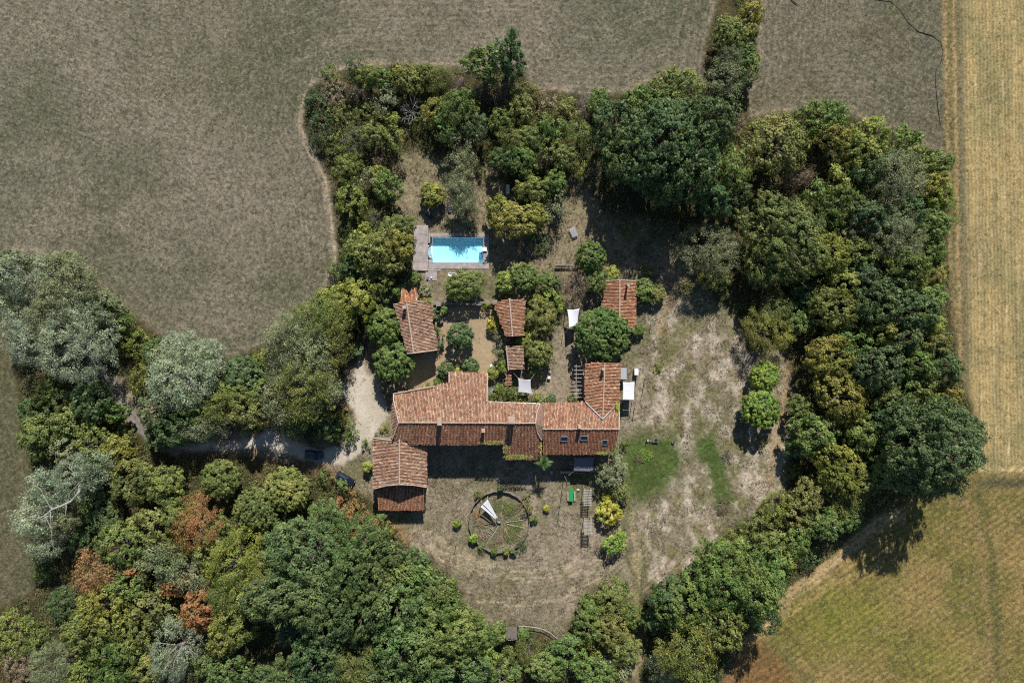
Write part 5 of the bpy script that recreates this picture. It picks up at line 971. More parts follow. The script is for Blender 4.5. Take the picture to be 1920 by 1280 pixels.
DEFH = {'oak': lambda R: 1.25 * R + 2.2, 'round': lambda R: 1.6 * R + 0.6, 'ash': lambda R: 1.3 * R + 3, 'fine': lambda R: 1.3 * R + 2.5, 'bramble': lambda R: 0.75 * R + 0.8, 'twiggy': lambda R: 1.0 * R + 1.2}
def plant_tree(i, row):
    px, py, r, kind, col = row[:5]; g = random.Random(i * 77 + 5)
    h = row[5] if len(row) > 5 else DEFH[kind](r * S)
    hc = KP[kind]['zc'] * h
    R = r * S * (H - hc) / H; loc = W(px, py, hc)
    ks = NOM[kind]; k = min(range(len(ks)), key=lambda q: abs(math.log(ks[q][0] / R)))
    cm, tm, tp = protos(kind, k, g.randrange(3))
    nm = KN[kind] if r >= 17 or kind in ('bramble', 'twiggy') else 'bush'
    cat = {'bramble': 'thicket', 'twiggy': 'shrub'}.get(kind, 'tree' if r >= 17 else 'bush')
    t = thing(nm, auto_label(px, py, r, kind, col), cat, (loc.x, loc.y, 0), g.uniform(0, 6.283))
    s = R / ks[k][0]; ex = g.uniform(0.97, 1.03) if kind == 'round' else g.uniform(0.84, 1.19); t.scale = (s * ex, s / ex, h / ks[k][1])
    cr = link('crown', cm, t); link('trunk' if kind not in ('bramble', 'twiggy') else 'stem', tp if col == 'sv' or kind == 'twiggy' else tm, t)
    c = np.array(LC[col][0]); v = g.uniform(0.88, 1.14); j_ = 0.03 if col in ('sv', 'gg', 'tg') else 0.09; c = c * np.array([g.uniform(1 - j_, 1 + j_), g.uniform(1 - j_ / 2, 1 + j_ / 2), g.uniform(1 - j_, 1 + j_)]) * v
    cr.color = (*c, 1)
for i, row in enumerate(TREES): plant_tree(i, row)

# ------------------------------------------------------------------ furniture and small things
def lounger(label, px, py, rz, mat, mat2):
    p = W(px, py); root = thing('sun_lounger', label, 'sun lounger', (p.x, p.y, 0), rz, 'sun loungers above the pool')
    MB().box((0, 0, 0.30), (1.9, 0.66, 0.06)).build('frame', M['dark_wood'], root)
    MB().box((0.25, 0, 0.37), (1.25, 0.58, 0.08)).build('seat_cushion', M[mat], root)
    m_ = MB().box((0, 0, 0), (0.70, 0.58, 0.08)); R_ = Matrix.Translation((-0.66, 0, 0.53)) @ Matrix.Rotation(0.55, 4, 'Y'); m_.v = [tuple(R_ @ Vector(v)) for v in m_.v]; m_.build('backrest', M[mat2], root)
    for x in (-.85, .85):
        for y in (-.28, .28): MB().box((x, y, 0.135), (0.06, 0.06, 0.27)).build('leg', M['dark_wood'], root)
lounger('tilted navy and blue sun lounger, leftmost of the loungers', 804, 403, math.radians(-42), 'navy', 'mauve')
lounger('mauve sun lounger just right of the small round tree', 829.5, 390, math.radians(-78), 'mauve', 'navy')
lounger('dim sun lounger under the grey green tree, rightmost of the loungers', 843, 389, math.radians(-85), 'mauve', 'mauve')
def chair(name, label, px, py, rz, mat, s=1.0, group=None):
    p = W(px, py); root = thing(name, label, 'chair', (p.x, p.y, 0), rz, group); root.scale = (s, s, s)
    MB().box((0, 0, 0.42), (0.55, 0.55, 0.06)).build('seat', M[mat], root); MB().box((0, 0.27, 0.72), (0.55, 0.06, 0.55)).build('backrest', M[mat], root)
    for x in (-.24, .24):
        for y in (-.24, .24): MB().box((x, y, 0.195), (0.05, 0.05, 0.39)).build('leg', M[mat], root)
def table(name, label, px, py, rz, w, l, h, mat, leg='dark_wood', top_round=False, cat='table'):
    p = W(px, py, h); root = thing(name, label, cat, (p.x, p.y, 0), rz)
    if top_round: MB().lathe((0, 0, h - 0.05), [(w / 2 * .97, 0), (w / 2, 0.02), (w / 2 * .97, 0.05)], 20).build('top', M[mat], root)
    else: MB().box((0, 0, h - 0.03), (w, l, 0.06)).build('top', M[mat], root)
    for x in (-1, 1):
        for y in (-1, 1): MB().box((x * w * .34, y * l * .42, (h - 0.06) / 2), (0.07, 0.07, h - 0.06)).build('leg', M[leg], root)
    return root
chair('low_chair', 'blue low chair in the shade of the small round tree', 814, 391.5, 0.5, 'blue', 1.1)
table('long_table', 'long table under a bright green cloth', 1071, 927.5, 0, 0.8, 2.4, 0.75, 'green')
p = W(1071, 927.5)
for s, lab in ((-1, 'bench on the left side of the green table'), (1, 'bench on the right side of the green table')):
    t = thing('bench', lab, 'bench', (p.x + s * 0.62, p.y - 0.15, 0)); MB().box((0, 0, 0.42), (0.26, 1.7, 0.05)).build('seat', M['pale_wood'], t)
    for y in (-.7, .7): MB().box((0, y, 0.197), (0.22, 0.06, 0.395)).build('leg', M['wood'], t)
def cloth_heap(label, px, py, r, mat):
    g = random.Random(int(px)); p = W(px, py); mb = MB(); n = 10; vs_ = [(0, 0, 0.32)]
    for k, (rr, z) in enumerate(((0.45, 0.28), (0.8, 0.14), (1.0, 0.02))):
        for i in range(n): a = 6.283 * i / n; q = r * rr * g.uniform(0.7, 1.25); vs_.append((q * math.cos(a), q * math.sin(a), z * g.uniform(0.6, 1.3)))
    fs = [(0, 1 + i, 1 + (i + 1) % n) for i in range(n)] + [(1 + k * n + i, 1 + (k + 1) * n + i, 1 + (k + 1) * n + (i + 1) % n, 1 + k * n + (i + 1) % n) for k in range(2) for i in range(n)]
    o = mb.add(vs_, fs).build('crumpled_cloth', M[mat], None, True); o.location = p; tag(o, label, 'cloth')
cloth_heap('pale crumpled cloth on the grass right of the green table', 1084, 918, 0.30, 'sail_grey')
# stone benches and edging in front of the farmhouse
def stone_row(name, label, cat, pts, w, h, mat='stone', seed=0):
    g = random.Random(seed); root = thing(name, label, cat, W(*pts[0])); b0 = root.location.copy(); k = 0
    for a, b in zip(pts[:-1], pts[1:]):
        A, B = W(*a), W(*b); L = (B - A).length; n = max(1, round(L / 0.55)); rz = math.atan2((B - A).y, (B - A).x)
        for i in range(n):
            c = A.lerp(B, (i + 0.5) / n) - b0; hh = h * g.uniform(0.85, 1.1)
            MB().box((c.x, c.y, hh / 2), (L / n * 0.94, w * g.uniform(0.85, 1.1), hh), rz + g.uniform(-.06, .06)).build('stone', M[mat], root)
stone_row('stone_bench', 'pale stone bench in the shade left of the slate grey sail', 'bench', [(1050, 884.5), (1071, 884.5)], 0.45, 0.45, 'mortar', 1)
stone_row('stone_block', 'single stone block beside the palm', 'stone', [(1031, 884.5), (1036, 884.5)], 0.6, 0.5, 'mortar', 2)
stone_row('stone_edging', 'low stone edging under the slate grey sail', 'edging', [(1075, 886), (1097, 886)], 0.25, 0.2, 'stone', 3)
# courtyard wall with pillars
cw = thing('courtyard_wall', 'low stone wall with square pillars closing the top of the gravel court', 'wall', W(870, 569))
b0 = cw.location.copy()
for (a, b) in (((812, 569.5), (818, 569.5)), ((826, 570), (893, 569)), ((901, 567.5), (924, 567))):
    A, B = W(*a, 0.8) - b0, W(*b, 0.8) - b0; MB().box(((A.x + B.x) / 2, (A.y + B.y) / 2, 0.45), ((B - A).length, 0.38, 0.9)).build('wall_run', M['stone'], cw)
for px, py in ((822, 569.5), (897, 568), (928, 566.5)):
    q = W(px, py, 1.9) - b0; o = MB().box((q.x, q.y, 0.95), (0.72, 0.72, 1.9)).build('pillar', M['stone'], cw); MB().box((q.x, q.y, 1.96), (0.86, 0.86, 0.12)).build('cap', M['concrete'], o)
# things in the court and beside the house
table('garden_table', 'tilted grey table in the upper left of the gravel court', 825.5, 600, math.radians(35), 0.75, 1.1, 0.7, 'concrete')
chair('garden_chair', 'pale chair beside the tilted grey table', 832, 596, 2.2, 'mauve', 0.9)
table('stone_bench_table', 'long grey stone slab left of the court tree', 829, 644, math.radians(4), 0.75, 2.0, 0.45, 'concrete', 'stone')
t = thing('stone_terrace', 'grey stone slab with a dark oval basin beside the raised roof', 'terrace', W(929, 723)); b0 = t.location.copy()
MB().prism([W(x, y) - b0 for x, y in ((921.5, 712), (936, 713.5), (939, 722), (933, 741), (918, 741), (919.5, 728))], 0.0, 0.16).build('slab', M['concrete'], t)
q = W(931, 724) - b0; mb = MB(); mb.lathe((0, 0, 0), [(0.28, 0.165), (0.42, 0.26), (0.36, 0.27), (0.22, 0.18)], 18); mb.v = [(v[0] * 0.7 + q.x, v[1] * 1.15 + q.y, v[2]) for v in mb.v]; mb.build('basin', M['black'], t)
def crate(name, label, px, py, w, d, h, mat, cat='box', rz=0.0):
    p = W(px, py, h); root = thing(name, label, cat, (p.x, p.y, 0), rz)
    MB().box((0, 0, h * 0.46), (w, d, h * 0.92)).build('body', M[mat], root); MB().box((0, 0, h * 0.96), (w + 0.06, d + 0.06, h * 0.075)).build('lid', M[mat], root)
    return root
crate('storage_box', 'small white box at the lower right of the gravel court', 921.5, 685.5, 0.42, 0.5, 0.6, 'white')
def pot(label, px, py, r, h, mat, cat='pot', name='plant_pot'):
    p = W(px, py, h); root = thing(name, label, cat, (p.x, p.y, 0)); MB().lathe((0, 0, 0), [(r * .7, 0), (r * .95, h * .85), (r, h * .86), (r, h), (r * .85, h), (r * .8, h * .8)], 16).build('vessel', M[mat], root, True)
    MB().lathe((0, 0, 0), [(r * .8, h * .78), (r * .05, h * .8)], 16).build('fill', M['dark_wood'] if mat != 'blue' else M['blue'], root)
pot('mauve pot at the right edge of the gravel court', 930.5, 679, 0.26, 0.4, 'mauve'); pot('round blue tub on the lower deck', 801.5, 521, 0.22, 0.35, 'blue', 'tub', 'tub'); pot('small white bucket on the lower deck', 809, 519.5, 0.2, 0.35, 'white', 'bucket', 'bucket')
pot('big black tub beside the big round tree', 1180.5, 647.5, 0.42, 0.55, 'black', 'tub', 'tub')
crate('storage_box', 'cream box on the grass right of the olive bush', 1031, 697, 0.42, 0.42, 0.5, 'cream_hide'); crate('storage_box', 'white box next to the cream box', 1029.5, 707.5, 0.48, 0.46, 0.6, 'white')
crate('outdoor_cabinet', 'tall white box standing right of the farmhouse wing', 1193.5, 697, 0.68, 1.1, 1.3, 'white', 'cabinet')
stone_row('timber_edge', 'pale timber laid above the tall white box', 'timber', [(1191, 689.5), (1208, 689.5)], 0.12, 0.12, 'pale_wood', 5)
cs = thing('metal_sheet', 'grey corrugated metal sheet roof against the farmhouse wing', 'sheet', W(1169.5, 700)); a = W(1164, 711, 2.0) - cs.location; b = W(1175.5, 689, 2.0) - cs.location; mb = MB(); vs_ = []; fs = []
NN = 24
for i in range(NN + 1):
    y = a.y + (b.y - a.y) * i / NN
    for x in (a.x, b.x): vs_.append((x, y, 2.0 + 0.06 * math.sin(i * 6.283 / 4) - (0.25 if x == b.x else 0)))
mb.add(vs_, [(2 * i, 2 * i + 1, 2 * i + 3, 2 * i + 2) for i in range(NN)]); mb.build('sheet', M['metal'], cs)
for x in (a.x + .1, b.x - .1):
    for y in (a.y + .1, b.y - .1): MB().box((x, y, 0.85), (0.07, 0.07, 1.7)).build('post', M['wood'], cs)
def post(name, label, px, py, h, r=0.06, mat='wood', lean=(0, 0), cat='post', arms=()):
    p = W(px, py); root = thing(name, label, cat, p); MB().tube([(0, 0, -0.1), (lean[0] * .5, lean[1] * .5, h * .5), (lean[0], lean[1], h)], [r * 1.1, r, r * .85], 7).build('shaft', M[mat], root)
    for q in arms: MB().tube([Vector(q[0]), Vector(q[1])], [r * .6, r * .3], 6).build('arm', M[mat], root)
    MB().lathe((lean[0], lean[1], h), [(r * 1.15, -0.02), (r * 1.15, 0.05), (r * .5, 0.08)], 8).build('cap', M[mat], root)
post('tall_pole', 'tall dark pole in front of the slate grey sail', 1057.5, 890, 7.6, 0.055, 'wood', (0.1, 0))
post('gate_post', 'timber post with crossbar right of the white rectangular sail', 1189, 766, 1.9, 0.07, 'wood', (0, 0), 'post', (((-.3, 0, 1.75), (0.5, 0, 1.75)),))
post('frame_bar_post', 'post and rail below the white rectangular sail', 1166, 767, 1.6, 0.05, 'pale_wood', (0, 0), 'post', (((0, 0, 1.5), (1.3, 0, 1.5)),))
post('fence_post', 'lone post on the dry grass right of the orange roofed barn', 1221, 600, 2.3, 0.05); post('fence_post', 'slim post on the dry grass below the tall white box', 1208, 712, 2.6, 0.06, 'dark_wood')
# lawn furniture
table('low_table', 'low wooden table with a round bowl on the lawn', 1229.5, 825.5, 0, 1.0, 0.8, 0.4, 'wood', 'wood'); p = W(1230, 825, .4); o = MB().lathe((0, 0, 0), [(0.12, 0.405), (0.3, 0.5), (0.27, 0.51), (0.1, 0.43)], 16).build('bowl', M['black']); o.location = (p.x, p.y, 0); tag(o, 'dark round bowl on the low lawn table', 'bowl')
chair('lawn_stool', 'wooden chair left of the low lawn table', 1214, 825, 1.6, 'pale_wood', 0.8); chair('lawn_stool', 'lone wooden chair at the right of the lawn', 1261, 828, -1.3, 'wood', 0.8)
stone_row('timber_sleeper', 'flat timber joining the lawn chair and the low table', 'timber', [(1217, 826), (1223, 826.5)], 0.4, 0.25, 'wood', 7)
foliage_patch('brush_heap', 'small brown brush heap on the left of the lawn', 'heap', 1197, 860, 0.0, 9, 7, 0.5, (0.075, 0.055, 0.034), 300, 0.35, 31, 0.2)
foliage_patch('clover_patch', 'bright clover patch on the lawn beside the brush heap', 'plants', 1208, 853, 0.0, 17, 14, 0.22, (0.075, 0.115, 0.02), 1800, 0.18, 32, 0.7)
# white lattice panel, bench, bath, pale trough
t = table('lattice_table', 'white perforated metal table on the dry grass below the shrubs', 1075.5, 435, math.radians(24), 1.15, 1.75, 0.55, 'sail_grey', 'frame')
for o in list(t.children):
    if o.name.startswith('top'): bpy.data.objects.remove(o)
for i in range(7): MB().box((-0.54 + i * 0.18, 0, 0.52), (0.07, 1.75, 0.04)).build('bar', M['sail_grey'], t)
for i in range(10): MB().box((0, -0.84 + i * 0.187, 0.535), (1.15, 0.07, 0.04)).build('cross_bar', M['sail_grey'], t)
t = thing('long_bench', 'long slatted wooden bench above the brown shrub', 'bench', W(1060, 499, .5)); t.location.z = 0
for i in range(3): MB().box((0, -0.14 + i * 0.15, 0.5), (3.7, 0.12, 0.05)).build('slat', M['pale_wood'], t)
MB().box((0, 0.26, 0.82), (3.7, 0.06, 0.34)).build('backrest', M['pale_wood'], t)
for x in (-1.7, -.6, .6, 1.7): MB().box((x, 0.02, 0.236), (0.07, 0.42, 0.47)).build('leg', M['wood'], t)
def bath(name, label, px, py, rz, L, w, h, cat):
    p = W(px, py, h); root = thing(name, label, cat, (p.x, p.y, 0), rz); n = 20; mb = MB(); vs_ = []
    for sc, z in ((0.75, 0.12), (0.98, h - .05), (1.06, h), (0.92, h), (0.86, h - .08), (0.65, 0.25)):
        for k in range(n): a = 6.283 * k / n; cx, sx = math.cos(a), math.sin(a); vs_.append((L / 2 * sc * abs(cx) ** .6 * (1 if cx >= 0 else -1), w / 2 * sc * abs(sx) ** .6 * (1 if sx >= 0 else -1), z))
    fs = [(r_ * n + k, r_ * n + (k + 1) % n, (r_ + 1) * n + (k + 1) % n, (r_ + 1) * n + k) for r_ in range(5) for k in range(n)] + [tuple(range(n - 1, -1, -1)), tuple(range(5 * n, 6 * n))]
    mb.add(vs_, fs).build('tub', M['white'], root, True)
    for x in (-.3, .3):
        for y in (-.25, .25): MB().box((x * L, y * w, 0.07), (0.08, 0.08, 0.14)).build('foot', M['frame'], root)
bath('white_trough', 'long white trough among the shadows above the yellowish olive tree', 952, 355, math.radians(88), 1.7, 0.7, 0.5, 'trough')
bath('white_bathtub', 'white bath lying on the grass below the pool deck', 848, 515, math.radians(-4), 1.5, 0.7, 0.5, 'bathtub')
# wire fence
fe = thing('wire_fence', 'wire fence with timber posts at the shadow edge right of the orange roofed barn', 'fence', W(1252, 514)); b0 = fe.location.copy(); fp = [(1197, 512), (1216, 513), (1234, 514), (1252, 514), (1253, 497), (1254, 480), (1255, 462)]
pm = None
for x, y in fp:
    q = W(x, y) - b0
    if pm is None: o = pm = MB().tube([(0, 0, -0.1), (0, 0, 0.7), (0, 0, 1.4)], [0.06, 0.055, 0.05], 6).build('post', M['wood'], fe)
    else: o = pm.copy(); COL.objects.link(o)
    o.location = (q.x, q.y, 0)
for z in (0.4, 0.8, 1.2): MB().tube([W(x, y) - b0 + Vector((0, 0, z)) for x, y in fp], 0.012, 4).build('wire', M['metal'], fe)
# straw parasol and hidden paving slab under the eave
t = thing('straw_parasol', 'closed shaggy straw parasol leaning beside the slate grey sail', 'parasol', W(1073, 866)); t.location.z = 0
MB().tube([(-0.5, 0.3, 2.2), (0.9, -0.5, 2.75)], 0.045, 6).build('pole', M['pale_wood'], t); MB().tube([(0.5, -0.3, 0), (0.5, -0.3, 2.55)], 0.04, 6).build('stand', M['pale_wood'], t)
g = random.Random(4); mb = MB()
for i in range(140):
    a = g.uniform(0, 6.283); r_ = g.uniform(0.1, 0.42); s0 = Vector((-0.1, 0.1, 2.45)); e = Vector((-0.75, 0.45, 2.0)) + Vector((math.cos(a) * r_, math.sin(a) * r_, math.sin(a * 2) * .2)); mb.tube([s0, s0.lerp(e, .5) + Vector((math.cos(a) * r_ * .7, math.sin(a) * r_ * .7, .1)), e], [0.02, 0.03, 0.012], 4)
mb.build('thatch', M['straw'], t)
# palm beside the front roof
t = thing('fan_palm', 'spiky green palm between the two front roofs', 'palm', W(1020, 864, 5.0)); t.location.z = 0; MB().tube([(0, 0, -.1), (0, .05, 2.2), (0, 0, 5.0)], [0.16, 0.14, 0.13], 8).build('trunk', M['bark'], t)
g = random.Random(9); V = []; vv = []; m_ = 0
for i in range(44):
    a = g.uniform(0, 6.283); el = g.uniform(-.5, 1.3); Lf = g.uniform(0.9, 1.8)
    d = Vector((math.cos(a) * math.cos(el), math.sin(a) * math.cos(el), math.sin(el))); o = Vector((0, 0, 5.0)); side = d.cross(Vector((0, 0, 1))).normalized()
    for k in range(9):
        f = (k + 1.5) / 10; c = o + d * Lf * f + Vector((0, 0, -0.35 * f * f * Lf))
        for s in (-1, 1):
            e = c + side * s * 0.42 * (1 - 0.5 * f) + d * 0.35 + Vector((0, 0, -0.12)); w = d * 0.035
            V += [c - w, c + w, e + w * .3, e - w * .3]; vv.append(g.random())
V = np.array([tuple(x) for x in V]); nf = len(V) // 4; me = np_mesh('fronds', V, np.arange(4 * nf).reshape(-1, 4), {'v': np.repeat(np.array(vv), 4), 'd': np.zeros(4 * nf)}); me.materials.append(M['leaf']); o = link('fronds', me, t); o.color = (0.055, 0.085, 0.026, 1)
# ------------------------------------------------------------------ wheel shaped garden
CX, CY, RR = 936, 977, 56.5
wf = thing('wattle_fence', 'round woven stick fence enclosing the wheel shaped garden', 'fence', W(CX, CY)); R_ = RR * S; g = random.Random(3); mb = MB()
for z in (0.1, 0.26, 0.42, 0.56):
    ph = g.uniform(0, 6); mb.tube([((R_ + 0.05 * math.sin(a * 24 + ph)) * math.cos(a), (R_ + 0.05 * math.sin(a * 24 + ph)) * 1.01 * math.sin(a), z + 0.03 * math.sin(a * 9 + ph)) for a in np.linspace(0, 6.283, 97)], 0.085, 5)
mb.build('woven_rods', M['wood'], wf)
sm = None
for i in range(36):
    a = i / 36 * 6.283
    if sm is None: o = sm = MB().tube([(0, 0, -.1), (0, 0, 0.35), (0.02, 0, 0.7)], [0.05, 0.045, 0.035], 5).build('stake', M['wood'], wf)
    else: o = sm.copy(); COL.objects.link(o)
    o.location = (R_ * math.cos(a), R_ * 1.01 * math.sin(a), 0); o.rotation_euler = (g.uniform(-.12, .12), g.uniform(-.12, .12), a); o.scale = (1, 1, g.uniform(0.7, 1.2))
def stick(label, a, b, r, mat='pale_wood', z0=0.12, z1=0.12, name='garden_pole'):
    A, B = W(*a), W(*b); root = MB().tube([A + Vector((0, 0, z0)), A.lerp(B, .5) + Vector((g.uniform(-.06, .06), g.uniform(-.06, .06), (z0 + z1) / 2 + .04)), B + Vector((0, 0, z1))], [r, r * .9, r * .7], 6).build(name, M[mat]); tag(root, label, 'pole')
stick('uppermost pale pole on the right half of the wheel garden', (948, 972), (977, 955), 0.07, 'wood'); stick('straight bleached pole pointing right from the wheel garden centre', (949, 979), (984, 973.5), 0.08); stick('thick pale green pole just below the bleached one', (951, 982), (982, 989), 0.11, 'pale_wood'); stick('pole slanting to the lower right rim of the wheel garden', (951, 988), (977, 1007), 0.07, 'pale_wood')
stick('pole slanting to the lower left rim of the wheel garden', (935, 985), (912, 1021), 0.07); stick('short pole crossing the left slanting pole', (919, 989), (931, 1000), 0.06); stick('thin pole from the centre towards the lower left frame', (929, 982), (935, 987), 0.05); stick('long cross pole of the lower left frame', (911, 993), (927, 1004), 0.05); stick('thin cane on the left of the lower left frame', (919, 990), (897, 1001), 0.04); stick('thin cane at the bottom of the lower left frame', (897, 1002), (906, 1012), 0.04)
stick('grey branch lying at the right rim of the wheel garden', (989, 992), (993, 1006), 0.05, 'pale_wood'); stick('dark pole leaning on the lower right rim', (979, 1008), (988, 996), 0.06, 'wood'); stick('short branch near the bottom of the wheel garden', (939, 1025), (947, 1022), 0.05); stick('dark long rod down the middle of the wheel garden', (945.5, 970), (944, 1008), 0.035, 'dark_wood')
stick('pale pole running straight up from the wheel garden centre', (939, 968), (944, 936), 0.06); stick('pole running down from the wheel garden centre', (937, 986), (938, 1028), 0.06, 'wood'); stick('weathered pole towards the left rim of the wheel garden', (928, 979), (886, 986), 0.06, 'wood'); stick('pale pole between the lower right slanting pole and the bottom rim', (947, 992), (962, 1022), 0.06)
pot('stone bowl at the centre of the wheel garden', 936, 977, 0.36, 0.5, 'concrete', 'bowl', 'stone_bowl')
for i, (px, py, r_, c_, lab) in enumerate(((940, 948, 13, (0.07, 0.085, 0.03), 'leafy bed at the top centre of the wheel garden'), (956, 954, 13, (0.065, 0.09, 0.02), 'green bed at the upper right of the wheel garden'), (925, 952, 8, (0.05, 0.08, 0.03), 'green bed beside the long white split sail'), (966, 984, 15, (0.07, 0.085, 0.025), 'herb bed at the right of the wheel garden'), (958, 1004, 15, (0.075, 0.085, 0.025), 'herb bed at the lower right of the wheel garden'), (937, 1010, 8, (0.15, 0.10, 0.08), 'withered brown plants at the bottom of the wheel garden'), (902, 980, 9, (0.13, 0.10, 0.06), 'dry brown bed at the left of the wheel garden'), (908, 1003, 10, (0.15, 0.11, 0.08), 'dry reddish bed inside the lower left frame'), (892, 965, 6, (0.16, 0.09, 0.03), 'orange brown plants at the left rim of the wheel garden'), (972, 948, 9, (0.12, 0.10, 0.06), 'dry flower bed at the upper right rim'), (925, 1020, 9, (0.10, 0.09, 0.04), 'dry grass bed at the lower left of the wheel garden'))):
    foliage_patch('plant_bed', lab, 'plants', px, py, 0.0, r_, r_ * 1.0, 0.35, c_, int(r_ * r_ * 6.5), 0.2, 50 + i, 0.35)
# ------------------------------------------------------------------ forked post, animal, hide, hose, rims
t = thing('forked_post', 'bleached forked branch standing on the dry grass left of the wheel garden', 'branch', W(855, 1019)); MB().tube([(0, 0, -.1), (0.02, 0, .8), (0, 0, 1.5)], [0.08, 0.07, 0.06], 6).build('stem', M['wood'], t)
for dx in (-.42, .42): MB().tube([(0, 0, 1.45), (dx * .5, .25, 1.9), (dx, .7, 2.3)], [0.055, 0.045, 0.02], 6).build('fork', M['pale_wood'], t)

def animal(label, px, py, rz):
    """small four-legged grazer: one skinned body, horns and tail as parts"""
    p = W(px, py, 0.5); root = thing('standing_animal', label, 'animal', (p.x, p.y, 0), rz)
    J = [((-.38, 0, .66), .17), ((-.12, 0, .64), .175), ((.16, 0, .65), .17), ((.34, 0, .70), .15), ((.46, 0, .86), .085), ((.56, 0, 1.02), .075), ((.66, 0, 1.06), .08), ((.84, 0, .98), .045), ((-.54, 0, .72), .035), ((-.60, 0, .64), .02)]
    E = [(0, 1), (1, 2), (2, 3), (3, 4), (4, 5), (5, 6), (6, 7), (0, 8), (8, 9)]
    for s in (-1, 1):
        b = len(J); J += [((.30, s * .11, .50), .075), ((.31, s * .11, .30), .042), ((.30, s * .11, .12), .032), ((.32, s * .11, .02), .036)]; E += [(3, b), (b, b + 1), (b + 1, b + 2), (b + 2, b + 3)]
        b = len(J); J += [((-.36, s * .11, .50), .095), ((-.30, s * .11, .38), .06), ((-.42, s * .11, .26), .038), ((-.40, s * .11, .10), .03), ((-.37, s * .11, .02), .036)]; E += [(0, b)] + [(b + k, b + k + 1) for k in range(4)]
    for s in (-1, 1): b = len(J); J.append(((.60, s * .13, 1.10), .03)); E.append((6, b))
    me = bpy.data.meshes.new('body'); me.from_pydata([j[0] for j in J], E, []); o = bpy.data.objects.new('body', me); COL.objects.link(o); o.parent = root; me.materials.append(M['hide'])
    mo = o.modifiers.new('skin', 'SKIN')
    for v, j in zip(me.skin_vertices[0].data, J): v.radius = (j[1], j[1]); v.use_root = False
    me.skin_vertices[0].data[0].use_root = True; o.modifiers.new('smooth', 'SUBSURF').levels = 1; o.modifiers['smooth'].render_levels = 1
    MB().tube([(.40, 0, .88), (.50, 0, 1.03), (.60, 0, 1.13), (.78, 0, 1.06)], [.10, .085, .075, .045], 8).build('pale_neck', M['cream_hide'], root, True)
    for s in (-1, 1): MB().tube([(.62, s * .04, 1.12), (.54, s * .09, 1.28), (.44, s * .12, 1.34)], [.02, .015, .006], 5).build('horn', M['wood'], root)
animal('dark grey animal with pale neck standing beside the bottom wood', 776, 1025, math.radians(52))

t = thing('wooden_hut', 'grey weathered plank hut on stilts in the bushes at the bottom', 'hut', W(959, 1186, 2.0)); t.location.z = 0; pl = None
for i in range(10):
    m_ = MB().box((-0.95 + i * 0.21, g.uniform(-.1, .1), 2.0 + g.uniform(-.02, .02)), (0.19, 2.2 + g.uniform(-.15, .15), 0.04), g.uniform(-.03, .03)); m_.build('plank', M['wood'], t)
for x in (-.9, .9):
    for y in (-.95, .95): MB().box((x, y, 0.985), (0.1, 0.1, 1.97)).build('post', M['wood'], t)
MB().tube([(-1.0, -1.35, 1.75), (0, -1.45, 1.75), (1.05, -1.2, 1.85)], 0.05, 6).build('rail', M['pale_wood'], t)
for i in range(6): MB().tube([(-0.6 + i * 0.3, -1.35, 1.8), (-0.55 + i * 0.3, -1.7, 0.05)], 0.035, 5).build('picket', M['pale_wood'], t)
for sx in (-1, 1): MB().box((sx * .95, 0, 1.35), (0.04, 1.7, 0.9)).build('side_board', M['wood'], t)
t = thing('rail_fence', 'curved pale rail fence right of the grey wooden hut', 'fence', W(1000, 1178)); b0 = t.location.copy(); fp = [(972, 1173), (985, 1173.5), (1002, 1175.5), (1018, 1179), (1032, 1186), (1044, 1196), (1052, 1206)]
MB().tube([W(x, y, .9) - b0 for x, y in fp], 0.07, 6).build('rail', M['pale_wood'], t)
for x, y in fp: q = W(x, y, .9) - b0; MB().tube([(q.x, q.y, -.1), (q.x, q.y, 0.92)], 0.05, 5).build('post', M['wood'], t)
hp = [(1618, -6), (1650, 1), (1670, 4), (1688, 20), (1702, 42), (1722, 60), (1748, 68), (1764, 80), (1768, 96), (1764, 118), (1755, 130), (1754, 160), (1758, 200), (1763, 235)]
o = MB().tube([W(x, y) + Vector((0, 0, 0.04)) for x, y in hp], 0.055, 6).build('field_hose', M['black'], None, True); tag(o, 'black irrigation hose winding over the top right field', 'hose')
o = MB().tube([W(x, y) + Vector((0, 0, 0.14)) for x, y in ((1478, -6), (1484, 2), (1494, 9))], 0.07, 6).build('field_hose', M['black'], None, True); tag(o, 'short black hose end at the top edge right of the hedgerow', 'hose')

# ------------------------------------------------------------------ bare trees and showing limbs
def bare_tree(label, px, py, h, R, mat, seed, n1=10, base=0.12, name='bare_tree'):
    g = random.Random(seed); p = W(px, py, h * .6); root = thing(name, label, 'tree', (p.x, p.y, 0)); mb = MB(); br = MB()
    mb.tube([(0, 0, -.1), (0.05, 0, h * .25), (0, .05, h * .5)], [base, base * .8, base * .55], 7)
    def grow(p0, d, L, r, lev):
        e = p0 + d * L; m_ = p0.lerp(e, .5) + Vector((g.uniform(-.1, .1), g.uniform(-.1, .1), g.uniform(-.05, .1))) * L; br.tube([p0, m_, e], [r, r * .7, r * .4], 5)
        if lev:
            for k in range(3):
                dd = (d + Vector((g.uniform(-.8, .8), g.uniform(-.8, .8), g.uniform(-.2, .5)))).normalized(); grow(m_.lerp(e, g.uniform(0, 1)), dd, L * g.uniform(.45, .7), r * .45, lev - 1)
    for i in range(n1):
        a = i / n1 * 6.283 + g.uniform(-.3, .3); el = g.uniform(.1, 1.1); d = Vector((math.cos(a) * math.cos(el), math.sin(a) * math.cos(el), math.sin(el) * .9)); grow(Vector((0, 0, h * g.uniform(.35, .5))), d.normalized(), R * .65, base * .45, 2)
    mb.build('trunk', M[mat], root); br.build('branches', M[mat], root)
bare_tree('bare grey branching tree in the top left thicket', 770, 209, 6.0, 3.0, 'pale_bark', 3, 14)
